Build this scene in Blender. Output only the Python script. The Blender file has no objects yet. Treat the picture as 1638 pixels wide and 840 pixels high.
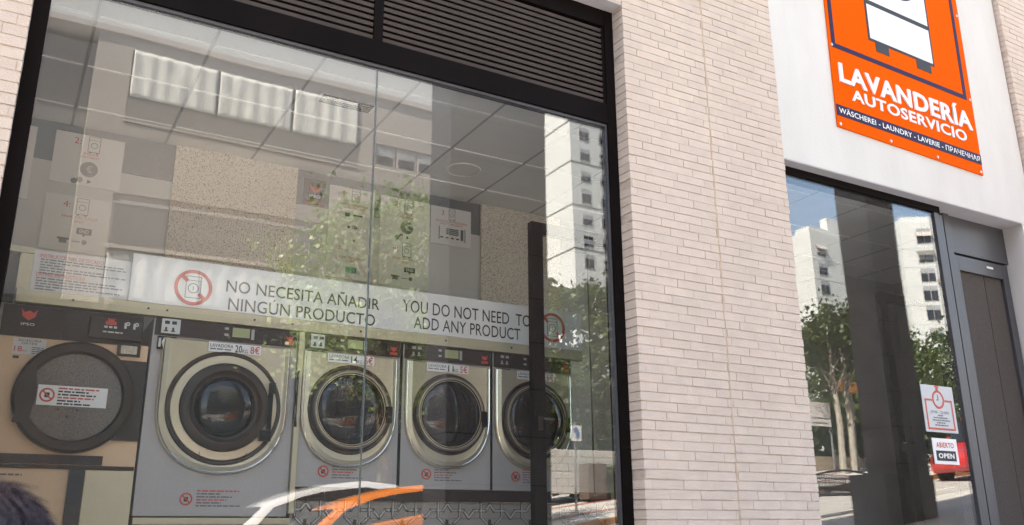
import bpy, bmesh, math, random
from mathutils import Vector, Matrix, noise
SC = bpy.context.scene
C = SC.collection
rad = math.radians
rnd = random.Random(11)

# ------------------------------------------------------------------ camera
CAM = Vector((0.0, -4.44, 1.6))
RM = Matrix(((0.86610941, -0.14034963, -0.47974625),
             (-0.49981915, -0.25457849, -0.82787113),
             (-0.00594167, 0.95681334, -0.29064226)))
FPX = 1418.56
cam = bpy.data.cameras.new('camera')
cam.sensor_width = 36.0
cam.lens = FPX / 1638.0 * 36.0
cam.clip_start = 0.05
cam.clip_end = 3000
cam.dof.use_dof = True
cam.dof.focus_distance = 6.2
cam.dof.aperture_fstop = 4.2
camo = bpy.data.objects.new('camera', cam)
C.objects.link(camo)
camo.matrix_world = Matrix.Translation(CAM) @ RM.to_4x4()
SC.camera = camo

# ------------------------------------------------------------------ sky, sun, exposure
SUN_EL, SUN_AZ = rad(50), math.atan2(-0.954, 0.30)      # azimuth measured from +Y towards +X
w = bpy.data.worlds.new('World')
SC.world = w
w.use_nodes = True
nt = w.node_tree
bg = nt.nodes['Background']
sky = nt.nodes.new('ShaderNodeTexSky')
sky.sky_type = 'NISHITA'
sky.sun_disc = False
sky.sun_elevation = SUN_EL
sky.sun_rotation = SUN_AZ
sky.air_density = 1.0
sky.dust_density = 1.6
sky.ozone_density = 1.0
nt.links.new(sky.outputs['Color'], bg.inputs['Color'])
bg.inputs['Strength'].default_value = 0.12
sun = bpy.data.lights.new('sun', 'SUN')
sun.energy = 4.0
sun.angle = rad(0.5)
sun.color = (1.0, 0.975, 0.94)
suno = bpy.data.objects.new('sun', sun)
C.objects.link(suno)
sd = Vector((math.sin(SUN_AZ) * math.cos(SUN_EL), math.cos(SUN_AZ) * math.cos(SUN_EL), math.sin(SUN_EL)))
suno.rotation_euler = sd.to_track_quat('Z', 'Y').to_euler()
suno.location = (-10, -10, 30)
SC.view_settings.view_transform = 'Standard'
SC.view_settings.look = 'None'
SC.view_settings.gamma = 1.0
SC.view_settings.exposure = 2.83
SC.view_settings.use_white_balance = True       # camera balanced for open shade
SC.view_settings.white_balance_temperature = 7550
SC.view_settings.white_balance_tint = 10
SC.render.engine = 'CYCLES'
cy = SC.cycles
cy.use_denoising = True
cy.denoising_prefilter = 'NONE'
cy.use_adaptive_sampling = False
cy.max_bounces = 10
cy.diffuse_bounces = 5
cy.glossy_bounces = 5
cy.transmission_bounces = 6
cy.transparent_max_bounces = 16
cy.caustics_reflective = False
cy.caustics_refractive = False
cy.sample_clamp_indirect = 6.0

# ------------------------------------------------------------------ survey: picture point -> place in the world
def at(x, y, Y):
    r = RM @ Vector((x - 819.0, -(y - 420.0), -FPX))
    t = (Y - CAM.y) / r.y
    p = CAM + r * t
    return p
def at2(x, y, Y):
    p = at(x, y, Y)
    return (p.x, p.z)
GLASS_Y = 0.15
def mir(x, y, Yv):
    """a thing seen mirrored in the shop glass at depth Yv stands across the street at 2*GLASS_Y-Yv"""
    p = at(x, y, Yv)
    return Vector((p.x, 2 * GLASS_Y - Yv, p.z))
def gz(X, Y):
    X = max(-25.0, min(X, 53.3))
    return 0.16 * X - 0.0015 * X * X + 0.06 * min(21.0, max(0.0, -Y - 9.0)) * min(1.0, max(0.0, (X - 8.5) / 3.5))

# ------------------------------------------------------------------ materials
def mat(name, col, rough=0.6, metal=0.0, var=0.0, vscale=8.0, bump=0.0, bscale=60.0, spec=None, island=0.0, coat=0.0, detail=4.0, streak=0.0, sscale=1.5):
    m = bpy.data.materials.new(name)
    m.use_nodes = True
    n = m.node_tree.nodes
    l = m.node_tree.links
    b = n['Principled BSDF']
    b.inputs['Base Color'].default_value = (*col, 1)
    b.inputs['Roughness'].default_value = rough
    b.inputs['Metallic'].default_value = metal
    if spec is not None:
        b.inputs['Specular IOR Level'].default_value = spec
    if coat:
        b.inputs['Coat Weight'].default_value = coat
        b.inputs['Coat Roughness'].default_value = 0.05
    tc = n.new('ShaderNodeTexCoord')
    src = None
    if var or island:
        nz = n.new('ShaderNodeTexNoise')
        nz.inputs['Scale'].default_value = vscale
        nz.inputs['Detail'].default_value = detail
        l.new(tc.outputs['Object'], nz.inputs['Vector'])
        mr = n.new('ShaderNodeMapRange')
        mr.inputs['From Min'].default_value = 0.3
        mr.inputs['From Max'].default_value = 0.7
        mr.inputs['To Min'].default_value = 1 - var
        mr.inputs['To Max'].default_value = 1 + var
        l.new(nz.outputs['Fac'], mr.inputs['Value'])
        val = mr.outputs['Result']
        if island:
            g = n.new('ShaderNodeNewGeometry')
            m2 = n.new('ShaderNodeMapRange')
            m2.inputs['To Min'].default_value = 1 - island
            m2.inputs['To Max'].default_value = 1 + island
            l.new(g.outputs['Random Per Island'], m2.inputs['Value'])
            mu = n.new('ShaderNodeMath')
            mu.operation = 'MULTIPLY'
            l.new(val, mu.inputs[0])
            l.new(m2.outputs['Result'], mu.inputs[1])
            val = mu.outputs[0]
        if streak:
            mp = n.new('ShaderNodeMapping')
            mp.inputs['Scale'].default_value = (1.0, 1.0, 0.22)
            l.new(tc.outputs['Object'], mp.inputs['Vector'])
            n3 = n.new('ShaderNodeTexNoise')
            n3.inputs['Scale'].default_value = sscale
            n3.inputs['Detail'].default_value = 7
            n3.inputs['Roughness'].default_value = 0.62
            l.new(mp.outputs['Vector'], n3.inputs['Vector'])
            m4 = n.new('ShaderNodeMapRange')
            m4.inputs['From Min'].default_value = 0.35
            m4.inputs['From Max'].default_value = 0.65
            m4.inputs['To Min'].default_value = 1 - streak
            m4.inputs['To Max'].default_value = 1 + streak * .4
            l.new(n3.outputs['Fac'], m4.inputs['Value'])
            m5 = n.new('ShaderNodeMath')
            m5.operation = 'MULTIPLY'
            l.new(val, m5.inputs[0])
            l.new(m4.outputs['Result'], m5.inputs[1])
            val = m5.outputs[0]
        mx = n.new('ShaderNodeVectorMath')
        mx.operation = 'SCALE'
        mx.inputs[0].default_value = col
        l.new(val, mx.inputs['Scale'])
        l.new(mx.outputs['Vector'], b.inputs['Base Color'])
    if bump:
        nb = n.new('ShaderNodeTexNoise')
        nb.inputs['Scale'].default_value = bscale
        nb.inputs['Detail'].default_value = 6
        l.new(tc.outputs['Object'], nb.inputs['Vector'])
        bp = n.new('ShaderNodeBump')
        bp.inputs['Strength'].default_value = bump
        bp.inputs['Distance'].default_value = 0.01
        l.new(nb.outputs['Fac'], bp.inputs['Height'])
        l.new(bp.outputs['Normal'], b.inputs['Normal'])
    return m

def speckle(name, base, dark, scale, amount, rough=0.7, light=None):
    m = bpy.data.materials.new(name)
    m.use_nodes = True
    n = m.node_tree.nodes
    l = m.node_tree.links
    b = n['Principled BSDF']
    b.inputs['Roughness'].default_value = rough
    tc = n.new('ShaderNodeTexCoord')
    v = n.new('ShaderNodeTexVoronoi')
    v.inputs['Scale'].default_value = scale
    l.new(tc.outputs['Object'], v.inputs['Vector'])
    sp = n.new('ShaderNodeSeparateColor')
    l.new(v.outputs['Color'], sp.inputs['Color'])
    lt = n.new('ShaderNodeMath')
    lt.operation = 'LESS_THAN'
    lt.inputs[1].default_value = amount
    l.new(sp.outputs[0], lt.inputs[0])
    nz = n.new('ShaderNodeTexNoise')
    nz.inputs['Scale'].default_value = scale * 0.35
    l.new(tc.outputs['Object'], nz.inputs['Vector'])
    mb = n.new('ShaderNodeMix')
    mb.data_type = 'RGBA'
    mb.inputs[6].default_value = (*base, 1)
    mb.inputs[7].default_value = (*(light or tuple(c * 1.25 for c in base)), 1)
    l.new(nz.outputs['Fac'], mb.inputs[0])
    mx = n.new('ShaderNodeMix')
    mx.data_type = 'RGBA'
    mx.inputs[7].default_value = (*dark, 1)
    l.new(lt.outputs[0], mx.inputs[0])
    l.new(mb.outputs[2], mx.inputs[6])
    l.new(mx.outputs[2], b.inputs['Base Color'])
    bp = n.new('ShaderNodeBump')
    bp.inputs['Strength'].default_value = 0.3
    bp.inputs['Distance'].default_value = 0.006
    l.new(v.outputs['Distance'], bp.inputs['Height'])
    l.new(bp.outputs['Normal'], b.inputs['Normal'])
    return m

def glass_mat(name, f0, tint=(0.975, 0.985, 0.98)):
    """clear plate glass: see-through with a mirror layer that strengthens at grazing angles"""
    m = bpy.data.materials.new(name)
    m.use_nodes = True
    n = m.node_tree.nodes
    l = m.node_tree.links
    n.remove(n['Principled BSDF'])
    out = n['Material Output']
    tr = n.new('ShaderNodeBsdfTransparent')
    tr.inputs['Color'].default_value = (*tint, 1)
    gl = n.new('ShaderNodeBsdfGlossy')
    gl.inputs['Roughness'].default_value = 0.0
    gl.inputs['Color'].default_value = (1, 1, 1, 1)
    tc = n.new('ShaderNodeTexCoord')
    nz = n.new('ShaderNodeTexNoise')
    nz.inputs['Scale'].default_value = 1.1
    nz.inputs['Detail'].default_value = 0
    l.new(tc.outputs['Object'], nz.inputs['Vector'])
    bp = n.new('ShaderNodeBump')
    bp.inputs['Strength'].default_value = 1.0
    bp.inputs['Distance'].default_value = 0.0011
    l.new(nz.outputs['Fac'], bp.inputs['Height'])
    l.new(bp.outputs['Normal'], gl.inputs['Normal'])
    lw = n.new('ShaderNodeLayerWeight')
    lw.inputs['Blend'].default_value = 0.5
    pw = n.new('ShaderNodeMath')
    pw.operation = 'POWER'
    pw.inputs[1].default_value = 5.0
    l.new(lw.outputs['Facing'], pw.inputs[0])
    mr = n.new('ShaderNodeMapRange')
    mr.inputs['To Min'].default_value = f0
    mr.inputs['To Max'].default_value = 1.0
    l.new(pw.outputs[0], mr.inputs['Value'])
    mx = n.new('ShaderNodeMixShader')
    l.new(mr.outputs['Result'], mx.inputs['Fac'])
    l.new(tr.outputs[0], mx.inputs[1])
    l.new(gl.outputs[0], mx.inputs[2])
    df = n.new('ShaderNodeBsdfDiffuse')
    df.inputs['Color'].default_value = (0.7, 0.69, 0.66, 1)
    mp = n.new('ShaderNodeMapping')
    mp.inputs['Scale'].default_value = (1.0, 1.0, 0.35)
    l.new(tc.outputs['Object'], mp.inputs['Vector'])
    n2 = n.new('ShaderNodeTexNoise')
    n2.inputs['Scale'].default_value = 3.2
    n2.inputs['Detail'].default_value = 8
    n2.inputs['Roughness'].default_value = 0.7
    l.new(mp.outputs['Vector'], n2.inputs['Vector'])
    m2 = n.new('ShaderNodeMapRange')
    m2.inputs['From Min'].default_value = 0.42
    m2.inputs['From Max'].default_value = 0.75
    m2.inputs['To Min'].default_value = 0.0
    m2.inputs['To Max'].default_value = 0.010
    l.new(n2.outputs['Fac'], m2.inputs['Value'])
    mx2 = n.new('ShaderNodeMixShader')
    l.new(m2.outputs['Result'], mx2.inputs['Fac'])
    l.new(mx.outputs[0], mx2.inputs[1])
    l.new(df.outputs[0], mx2.inputs[2])
    l.new(mx2.outputs[0], out.inputs['Surface'])
    return m

def leaf_mat(name, col, var=0.35):
    m = mat(name, col, rough=0.42, spec=.4, island=var, var=0.1, vscale=2.0)
    n = m.node_tree.nodes
    l = m.node_tree.links
    b = n['Principled BSDF']
    tl = n.new('ShaderNodeBsdfTranslucent')
    tl.inputs['Color'].default_value = (col[0] * 1.05, col[1] * 1.2, col[2] * 0.6, 1)
    mx = n.new('ShaderNodeMixShader')
    mx.inputs[0].default_value = 0.35
    l.new(b.outputs[0], mx.inputs[1])
    l.new(tl.outputs[0], mx.inputs[2])
    l.new(mx.outputs[0], n['Material Output'].inputs['Surface'])
    return m

M = {}
M['brick'] = mat('pale_pink_brick', (0.64, 0.535, 0.455), 0.85, streak=0.07, sscale=1.3, var=0.045, vscale=9, bump=0.35, bscale=90, island=0.035)
M['mortar'] = mat('mortar', (0.56, 0.465, 0.39), 0.95, var=0.15, vscale=14, bump=0.5, bscale=120)
M['sealant'] = mat('tan_sealant', (0.55, 0.42, 0.30), 0.8, var=0.12, vscale=12)
M['white_render'] = mat('white_render', (0.675, 0.655, 0.622), 0.9, streak=0.07, sscale=2.2, var=0.02, vscale=1.6, bump=0.2, bscale=45)
M['soffit'] = mat('render_soffit', (0.56, 0.54, 0.55), 0.9, var=0.05, vscale=4)
M['black_frame'] = mat('dark_brown_frame', (0.0085, 0.0065, 0.0065), 0.6, spec=.04, var=0.15, vscale=3)
M['slat'] = mat('louvre_slat', (0.062, 0.050, 0.046), 0.6, spec=.2, var=0.1, vscale=5)
M['void'] = mat('louvre_void', (0.008, 0.007, 0.007), 0.9)
M['grey_frame'] = mat('anodised_grey', (0.078, 0.078, 0.087), 0.42, metal=0.25, var=0.06, vscale=3)
M['glass'] = glass_mat('shop_glass', 0.075)
M['glass_edge'] = mat('glass_joint', (0.10, 0.12, 0.12), 0.2)
M['door_granite'] = speckle('brown_granite', (0.072, 0.060, 0.053), (0.05, 0.041, 0.036), 300, 0.3, 0.9, (0.088, 0.074, 0.065))
M['ceiling'] = mat('ceiling_tile', (0.80, 0.79, 0.765), 0.9, var=0.03, vscale=3)
M['tbar'] = mat('white_ceiling_bar', (0.86, 0.86, 0.84), 0.45)
M['tbar_shaded'] = mat('shaded_ceiling_bar', (0.46, 0.45, 0.44), 0.8)  # shade on the crosswise grid bars, put into a greyer colour
M['wall_light'] = mat('light_grey_wall', (0.58, 0.58, 0.58), 0.85, var=0.03, vscale=2)
M['wall_dark'] = mat('slate_grey_paint', (0.16, 0.17, 0.185), 0.8, var=0.05, vscale=2)
M['wall_side'] = mat('dark_grey_wall', (0.42, 0.40, 0.385), 0.7, var=0.1, vscale=2)
M['speckled'] = speckle('speckled_render', (0.66, 0.605, 0.53), (0.27, 0.20, 0.15), 190, 0.15, 0.9)
M['floor'] = mat('shop_floor', (0.55, 0.53, 0.50), 0.35, var=0.1)
M['tile'] = mat('plinth_tile', (0.30, 0.275, 0.25), 0.45, var=0.08, vscale=6)
M['tile_line'] = mat('tile_pattern_dark', (0.06, 0.052, 0.05), 0.5)
M['tile_band'] = mat('tile_pattern_pale', (0.46, 0.43, 0.40), 0.5)
M['steel'] = mat('warm_brushed_steel', (0.50, 0.445, 0.34), 0.38, metal=0.5, var=0.05, vscale=3)
M['steel_dark'] = mat('dark_brushed_steel', (0.17, 0.15, 0.125), 0.35, metal=0.4, var=0.05, vscale=3)
M['chrome'] = mat('polished_steel', (0.72, 0.69, 0.62), 0.16, metal=0.95)
M['tan'] = mat('tan_enamel', (0.60, 0.425, 0.285), 0.4, metal=0.15, var=0.04, vscale=2)
M['olive'] = mat('olive_trim', (0.50, 0.455, 0.33), 0.45, metal=0.3, var=0.05, vscale=4)
M['lavender'] = mat('lavender_grey_panel', (0.37, 0.352, 0.347), 0.45, var=0.03, vscale=2)
M['brown'] = mat('dark_brown_panel', (0.036, 0.027, 0.026), 0.45, spec=.25, var=0.1, vscale=4)
M['ring'] = mat('dark_brown_ring', (0.040, 0.027, 0.022), 0.32, spec=.25)
M['gloss_black'] = mat('dark_door_glass', (0.012, 0.011, 0.011), 0.05, spec=0.4)
M['taupe_glass'] = speckle('dryer_drum', (0.12, 0.098, 0.082), (0.08, 0.065, 0.052), 300, 0.3, 0.15)
M['lcd'] = mat('green_display', (0.34, 0.37, 0.20), 0.25)
M['paper'] = mat('white_board', (0.70, 0.70, 0.70), 0.5, var=0.015, vscale=2)
M['paper2'] = mat('pale_sheet', (0.54, 0.55, 0.56), 0.55, var=0.015, vscale=2)
M['ink'] = mat('black_ink', (0.022, 0.022, 0.024), 0.6)
M['ink_grey'] = mat('grey_ink', (0.13, 0.135, 0.145), 0.6)
M['red'] = mat('red_ink', (0.52, 0.07, 0.05), 0.5)
M['green'] = mat('green_label', (0.03, 0.30, 0.16), 0.5)
M['orange'] = mat('sign_orange', (0.82, 0.105, 0.004), 0.7, streak=.04, var=0.02, spec=.02)
M['navy'] = mat('sign_navy', (0.022, 0.016, 0.055), 0.5, spec=.15)
M['signwhite'] = mat('sign_white', (0.80, 0.80, 0.80), 0.4)
M['screw'] = mat('screw_head', (0.6, 0.58, 0.55), 0.35, metal=0.6)
M['stone'] = mat('dark_stone_tile', (0.17, 0.165, 0.168), 0.5, var=0.12, vscale=3)
M['joint'] = mat('stone_joint', (0.012, 0.011, 0.011), 0.9)
M['pave'] = mat('paving', (0.55, 0.54, 0.52), 0.85, var=0.1, vscale=1.2)
M['asphalt'] = mat('pale_concrete_road', (0.42, 0.41, 0.39), 0.9, var=0.15, vscale=3, bump=0.3, bscale=200)
M['earth'] = mat('ground', (0.16, 0.145, 0.12), 0.95, var=0.2, vscale=0.2)
M['kerb'] = mat('kerb_stone', (0.36, 0.34, 0.31), 0.85, var=0.1)
M['ochre'] = mat('ochre_kerb_paint', (0.45, 0.19, 0.045), 0.7, var=0.15)
M['redband'] = mat('red_paving_band', (0.42, 0.15, 0.12), 0.85, var=0.15)
M['line'] = mat('road_paint', (0.78, 0.78, 0.76), 0.7, var=0.08)

# ------------------------------------------------------------------ mesh building
class MB:
    def __init__(self):
        self.bm = bmesh.new()
    def box(self, x0, x1, y0, y1, z0, z1):
        v = [self.bm.verts.new((x, y, z)) for x in (x0, x1) for y in (y0, y1) for z in (z0, z1)]
        for f in ((0, 1, 3, 2), (4, 6, 7, 5), (0, 4, 5, 1), (2, 3, 7, 6), (0, 2, 6, 4), (1, 5, 7, 3)):
            self.bm.faces.new([v[i] for i in f])
        return self
    def prism(self, pts, y0, y1):
        """outline pts (x,z), y0 towards the street"""
        a = [self.bm.verts.new((x, y0, z)) for x, z in pts]
        b = [self.bm.verts.new((x, y1, z)) for x, z in pts]
        self.bm.faces.new(a)
        self.bm.faces.new(b[::-1])
        n = len(pts)
        for i in range(n):
            j = (i + 1) % n
            self.bm.faces.new((a[j], a[i], b[i], b[j]))
        return self
    def loft(self, loops, cap0=True, cap1=True):
        vs = [[self.bm.verts.new(p) for p in lp] for lp in loops]
        n = len(loops[0])
        for a, b in zip(vs, vs[1:]):
            for i in range(n):
                j = (i + 1) % n
                self.bm.faces.new((a[i], a[j], b[j], b[i]))
        if cap0:
            self.bm.faces.new(vs[0][::-1])
        if cap1:
            self.bm.faces.new(vs[-1])
        return self
    def lathe(self, prof, cx, cz, seg=56, sx=1.0, sz=1.0):
        """profile (r, y) turned about an axis along Y"""
        loops = []
        for r, y in prof:
            loops.append([(cx + sx * r * math.cos(2 * math.pi * i / seg), y, cz + sz * r * math.sin(2 * math.pi * i / seg)) for i in range(seg)])
        return self.loft(loops, prof[0][0] > 1e-6, prof[-1][0] > 1e-6)
    def vlathe(self, prof, cx, cy, seg=16):
        loops = [[(cx + r * math.cos(2 * math.pi * i / seg), cy + r * math.sin(2 * math.pi * i / seg), z) for i in range(seg)] for r, z in prof]
        return self.loft(loops)
    def tube(self, pts, r, seg=8):
        pts = [Vector(p) for p in pts]
        rs = r if isinstance(r, (list, tuple)) else [r] * len(pts)
        loops = []
        for i, p in enumerate(pts):
            d = (pts[min(i + 1, len(pts) - 1)] - pts[max(i - 1, 0)]).normalized()
            u = d.cross(Vector((0, 0, 1)) if abs(d.z) < 0.95 else Vector((1, 0, 0))).normalized()
            v = d.cross(u)
            loops.append([p + (u * math.cos(2 * math.pi * k / seg) + v * math.sin(2 * math.pi * k / seg)) * rs[i] for k in range(seg)])
        return self.loft(loops)
    def annulus(self, cx, cz, r0, r1, y0, y1, seg=48):
        lo = []
        for r, y in ((r0, y1), (r0, y0), (r1, y0), (r1, y1)):
            lo.append([(cx + r * math.cos(2 * math.pi * i / seg), y, cz + r * math.sin(2 * math.pi * i / seg)) for i in range(seg)])
        return self.loft(lo, False, False)
    def quad(self, pts):
        self.bm.faces.new([self.bm.verts.new(p) for p in pts])
        return self
    def text(self, s, x0, x1, zb, zc, y, bold=0.0, depth=0.0):
        """letters fitted between x0..x1, standing on zb with capitals up to zc, facing the street"""
        vs, fs, bx0, bx1, cap = glyphs(s, bold, depth)
        kx = (x1 - x0) / (bx1 - bx0)
        kz = (zc - zb) / cap
        dmin = min(v[2] for v in vs)
        nv = [self.bm.verts.new((x0 + (v[0] - bx0) * kx, y - (v[2] - dmin) * kz, zb + v[1] * kz)) for v in vs]
        for f in fs:
            try:
                self.bm.faces.new([nv[i] for i in f])
            except ValueError:
                pass
        return self
    def rot(self, ang, cx, cz):
        bmesh.ops.rotate(self.bm, cent=(cx, 0, cz), matrix=Matrix.Rotation(ang, 3, 'Y'), verts=self.bm.verts)
        return self
    def build(self, name, m, parent=None, smooth=False, bevel=0.0, autos=False):
        me = bpy.data.meshes.new(name)
        bm = self.bm
        bmesh.ops.recalc_face_normals(bm, faces=bm.faces)
        if bevel:
            bmesh.ops.bevel(bm, geom=list(bm.edges), offset=bevel, segments=2, affect='EDGES', profile=0.6)
        org = wloc(parent) if parent else Vector((0, 0, 0))
        if parent:
            bmesh.ops.translate(bm, verts=bm.verts, vec=-org)
        if smooth:
            for f in bm.faces:
                f.smooth = True
            for e in bm.edges:
                if len(e.link_faces) == 2 and e.calc_face_angle(0) > rad(38):
                    e.smooth = False
        bm.to_mesh(me)
        bm.free()
        if m:
            me.materials.append(m)
        o = bpy.data.objects.new(name, me)
        C.objects.link(o)
        if parent:
            o.parent = parent
        return o

_g = {}
def glyphs(s, bold, depth):
    k = (s, bold, depth)
    if k in _g:
        return _g[k]
    def mk(t):
        cu = bpy.data.curves.new('letters', 'FONT')
        cu.body = t
        cu.size = 1
        cu.offset = bold
        cu.space_character = 1.0 + bold * 3.2
        cu.extrude = depth / 2
        cu.resolution_u = 3
        o = bpy.data.objects.new('letters', cu)
        C.objects.link(o)
        dg = bpy.context.evaluated_depsgraph_get()
        me = bpy.data.meshes.new_from_object(o.evaluated_get(dg))
        r = ([tuple(v.co) for v in me.vertices], [tuple(p.vertices) for p in me.polygons])
        bpy.data.objects.remove(o)
        bpy.data.curves.remove(cu)
        bpy.data.meshes.remove(me)
        return r
    vs, fs = mk(s)
    hv, _ = mk('H')
    lo = min(v[1] for v in hv)
    vs = [(v[0], v[1] - lo, v[2]) for v in vs]
    _g[k] = (vs, fs, min(v[0] for v in vs), max(v[0] for v in vs), max(v[1] for v in hv) - lo)
    return _g[k]

def wloc(o):
    p = Vector((0, 0, 0))
    while o:
        p += Vector(o.location)
        o = o.parent
    return p
def tag(o, label=None, cat=None, group=None, kind=None):
    if label: o['label'] = label
    if cat: o['category'] = cat
    if group: o['group'] = group
    if kind: o['kind'] = kind
    return o
def thing(name, label, cat, loc=(0, 0, 0), group=None):
    o = bpy.data.objects.new(name, None)
    o.empty_display_size = 0.2
    C.objects.link(o)
    o.location = loc
    return tag(o, label, cat, group)
def copy_tree(o, parent=None):
    c = o.copy()
    C.objects.link(c)
    c.parent = parent
    for ch in list(o.children):
        copy_tree(ch, c)
    return c
def box(name, m, parent, x0, x1, y0, y1, z0, z1, bevel=0.0):
    return MB().box(x0, x1, y0, y1, z0, z1).build(name, m, parent, bevel=bevel)
def rect(pxs, Y):
    ps = [at2(x, y, Y) for x, y in pxs]
    xs = [p[0] for p in ps]; zs = [p[1] for p in ps]
    return min(xs), max(xs), min(zs), max(zs)

# ================================================================== GROUND
def sheet(name, m, xs, ys, dz, thick=0.0, kind='structure', base=gz):
    mb = MB()
    bm = mb.bm
    g = [[bm.verts.new((x, y, base(x, y) + dz)) for y in ys] for x in xs]
    for i in range(len(xs) - 1):
        for j in range(len(ys) - 1):
            bm.faces.new((g[i][j], g[i + 1][j], g[i + 1][j + 1], g[i][j + 1]))
    if thick:
        for edge in ([g[i][0] for i in range(len(xs))], [g[i][-1] for i in range(len(xs))]):
            lo = [bm.verts.new((v.co.x, v.co.y, v.co.z - thick)) for v in edge]
            for i in range(len(edge) - 1):
                bm.faces.new((edge[i], edge[i + 1], lo[i + 1], lo[i]))
    o = mb.build(name, m)
    tag(o, kind=kind)
    return o
def fr(a, b, n):
    return [a + (b - a) * i / n for i in range(n + 1)]
XS = [-300, -120, -60] + fr(-25, 60, 68) + [90, 140, 220, 500]
sheet('ground', M['earth'], XS, [-900, -400, -200, -120, -60] + fr(-45, -2, 43) + [0, 8, 30, 120], -0.13)
ROAD0, ROAD1 = -7.15, -11.7
sheet('road', M['asphalt'], XS, fr(ROAD1, ROAD0, 6), -0.126)
sheet('pavement', M['pave'], XS, fr(-7.0, 0.02, 10), 0.0, 0.13)
sheet('opposite_pavement', M['pave'], XS, fr(-30.0, -11.85, 24), 0.0, 0.13)
sheet('kerb', M['kerb'], XS, [-7.15, -7.0], 0.0, 0.13)
sheet('opposite_kerb', M['ochre'], XS, [-11.85, -11.7], 0.002, 0.13)
sheet('paving_band', M['redband'], fr(4, 40, 36), [-13.3, -13.05], 0.004)
sheet('pale_paving_band', M['redband'], fr(4, 40, 36), [-15.3, -15.0], 0.004)
for k in range(10):
    sheet('road_marking', M['line'], fr(-6 + k * 5, -4 + k * 5, 2), [-9.5, -9.38], -0.122)

# ================================================================== SHOP BUILDING
shop = thing('shop_building', 'pale pink brick shop building with a white rendered bay over its entrance', 'building', (3.5, 0, 0))
XL, XP0, XP1 = -0.128, 3.504, 5.02          # window opening left, pier left and right
ZS = 5.243                                   # head of the louvre opening
WY = 0.05                                    # white bay stands back from the brick
XW1 = at(1585.5, 0, WY).x                    # right end of the white bay
ZW = 4.40

def bricks(mb, x0, x1, z0, z1, seed, left_end=None, right_end=None, pitch=0.0602, L=0.25):
    r = random.Random(seed)
    rows = int(round((z1 - z0) / pitch))
    for i in range(rows):
        zb = z0 + i * pitch
        off = (0.5 if i % 2 else 0.0) * L + r.uniform(-0.02, 0.02) + (0.25 * L if i % 4 > 1 else 0)
        x = x0 - off
        while x < x1:
            a, b = max(x, x0), min(x + L - 0.0022 - r.random() * 0.002, x1)
            x += L
            if b - a < 0.015:
                continue
            dy = r.uniform(-0.0028, 0.0022)
            zt = zb + pitch - 0.0072 + r.uniform(-0.0012, 0.0012)
            za = zb + r.uniform(-0.0012, 0.0012)
            d = 0.05
            if left_end and a == x0: d = left_end
            if right_end and b == x1: d = right_end
            v = [mb.bm.verts.new((px + r.uniform(-.0012, .0012), (dy if py == 0 else d) + (r.uniform(-.001, .001) if py == 0 else 0), pz))
                 for px in (a, b) for py in (0, 1) for pz in (za, zt)]
            for f in ((0, 1, 3, 2), (4, 6, 7, 5), (0, 4, 5, 1), (2, 3, 7, 6), (0, 2, 6, 4), (1, 5, 7, 3)):
                mb.bm.faces.new([v[q] for q in f])
    return mb

ZB0 = -0.98
def wall_part(name, x0, x1, z0, z1, seed, le=None, re=None, core=0.25):
    o = bricks(MB(), x0, x1, z0, z1, seed, le, re).build(name, M['brick'], shop)
    m = MB().box(x0 + 0.007, x1 - 0.005, 0.0045, core, z0, z1).build('mortar', M['mortar'], o)
    return o
wall_part('brick_wall', -2.6, XL, ZB0, ZB0 + 0.0602 * 143, 3, re=0.12)
pier = bricks(MB(), XP0, 4.262, ZB0, ZB0 + 0.0602 * 143, 5, left_end=0.12)
bricks(pier, 4.276, XP1, ZB0 + 0.004, ZB0 + 0.004 + 0.0602 * 143, 6, right_end=0.12)
pier = pier.build('brick_pier', M['brick'], shop)
MB().box(XP0 + 0.007, XP1 - 0.005, 0.0045, 0.13, ZB0, ZB0 + 8.6).build('mortar', M['mortar'], pier)
js = MB()
for i in range(40):
    za = ZB0 + i * 8.6 / 40
    xo = 4.2695 + 0.002 * math.sin(i * 1.7)
    js.box(xo - 0.006, xo + 0.006, 0.0005 + 0.001 * math.sin(i * 2.3), 0.01, za, za + 8.6 / 40)
js.build('movement_joint', M['sealant'], pier)
# lintel brick over the louvre, and the soffit under it
nl = 56
wall_part('brick_lintel', XL + 0.003, XP0 - 0.003, ZS + 0.012, ZS + 0.012 + 0.0602 * nl, 8)
box('lintel_soffit', M['soffit'], shop, XL, XP0, 0.004, 0.13, ZS, ZS + 0.011)
# brick right of the white bay
wall_part('brick_wall', XW1 + 0.02, XW1 + 3.0, ZB0 + 1.2, ZB0 + 1.2 + 0.0602 * 123, 9, le=0.06)
# sill wall under the big window
wall_part('sill_wall', XL + 0.003, XP0 - 0.003, ZB0, ZB0 + 0.0602 * 37, 12)
box('window_sill', M['soffit'], shop, XL, XP0, -0.03, 0.14, ZB0 + 0.0602 * 37 + 0.002, ZB0 + 0.0602 * 37 + 0.035)
ZSILL = ZB0 + 0.0602 * 37 + 0.035
# white rendered bay
box('white_fascia', M['white_render'], shop, XP1 - 0.01, XW1, WY, 0.30, ZW, ZB0 + 8.6)
box('white_jamb', M['white_render'], shop, XW1 - 0.19, XW1, WY, 0.30, 0.6, ZW - 0.002)
box('fascia_soffit', M['soffit'], shop, XP1 - 0.008, XW1 - 0.19, WY + 0.002, 0.298, ZW - 0.008, ZW - 0.002)
box('upper_storeys', M['brick'], shop, -32, 32, 0.02, 12, ZB0 + 8.62, 26)  # unseen storeys, extent set so they shade the forecourt and pillars
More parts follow.
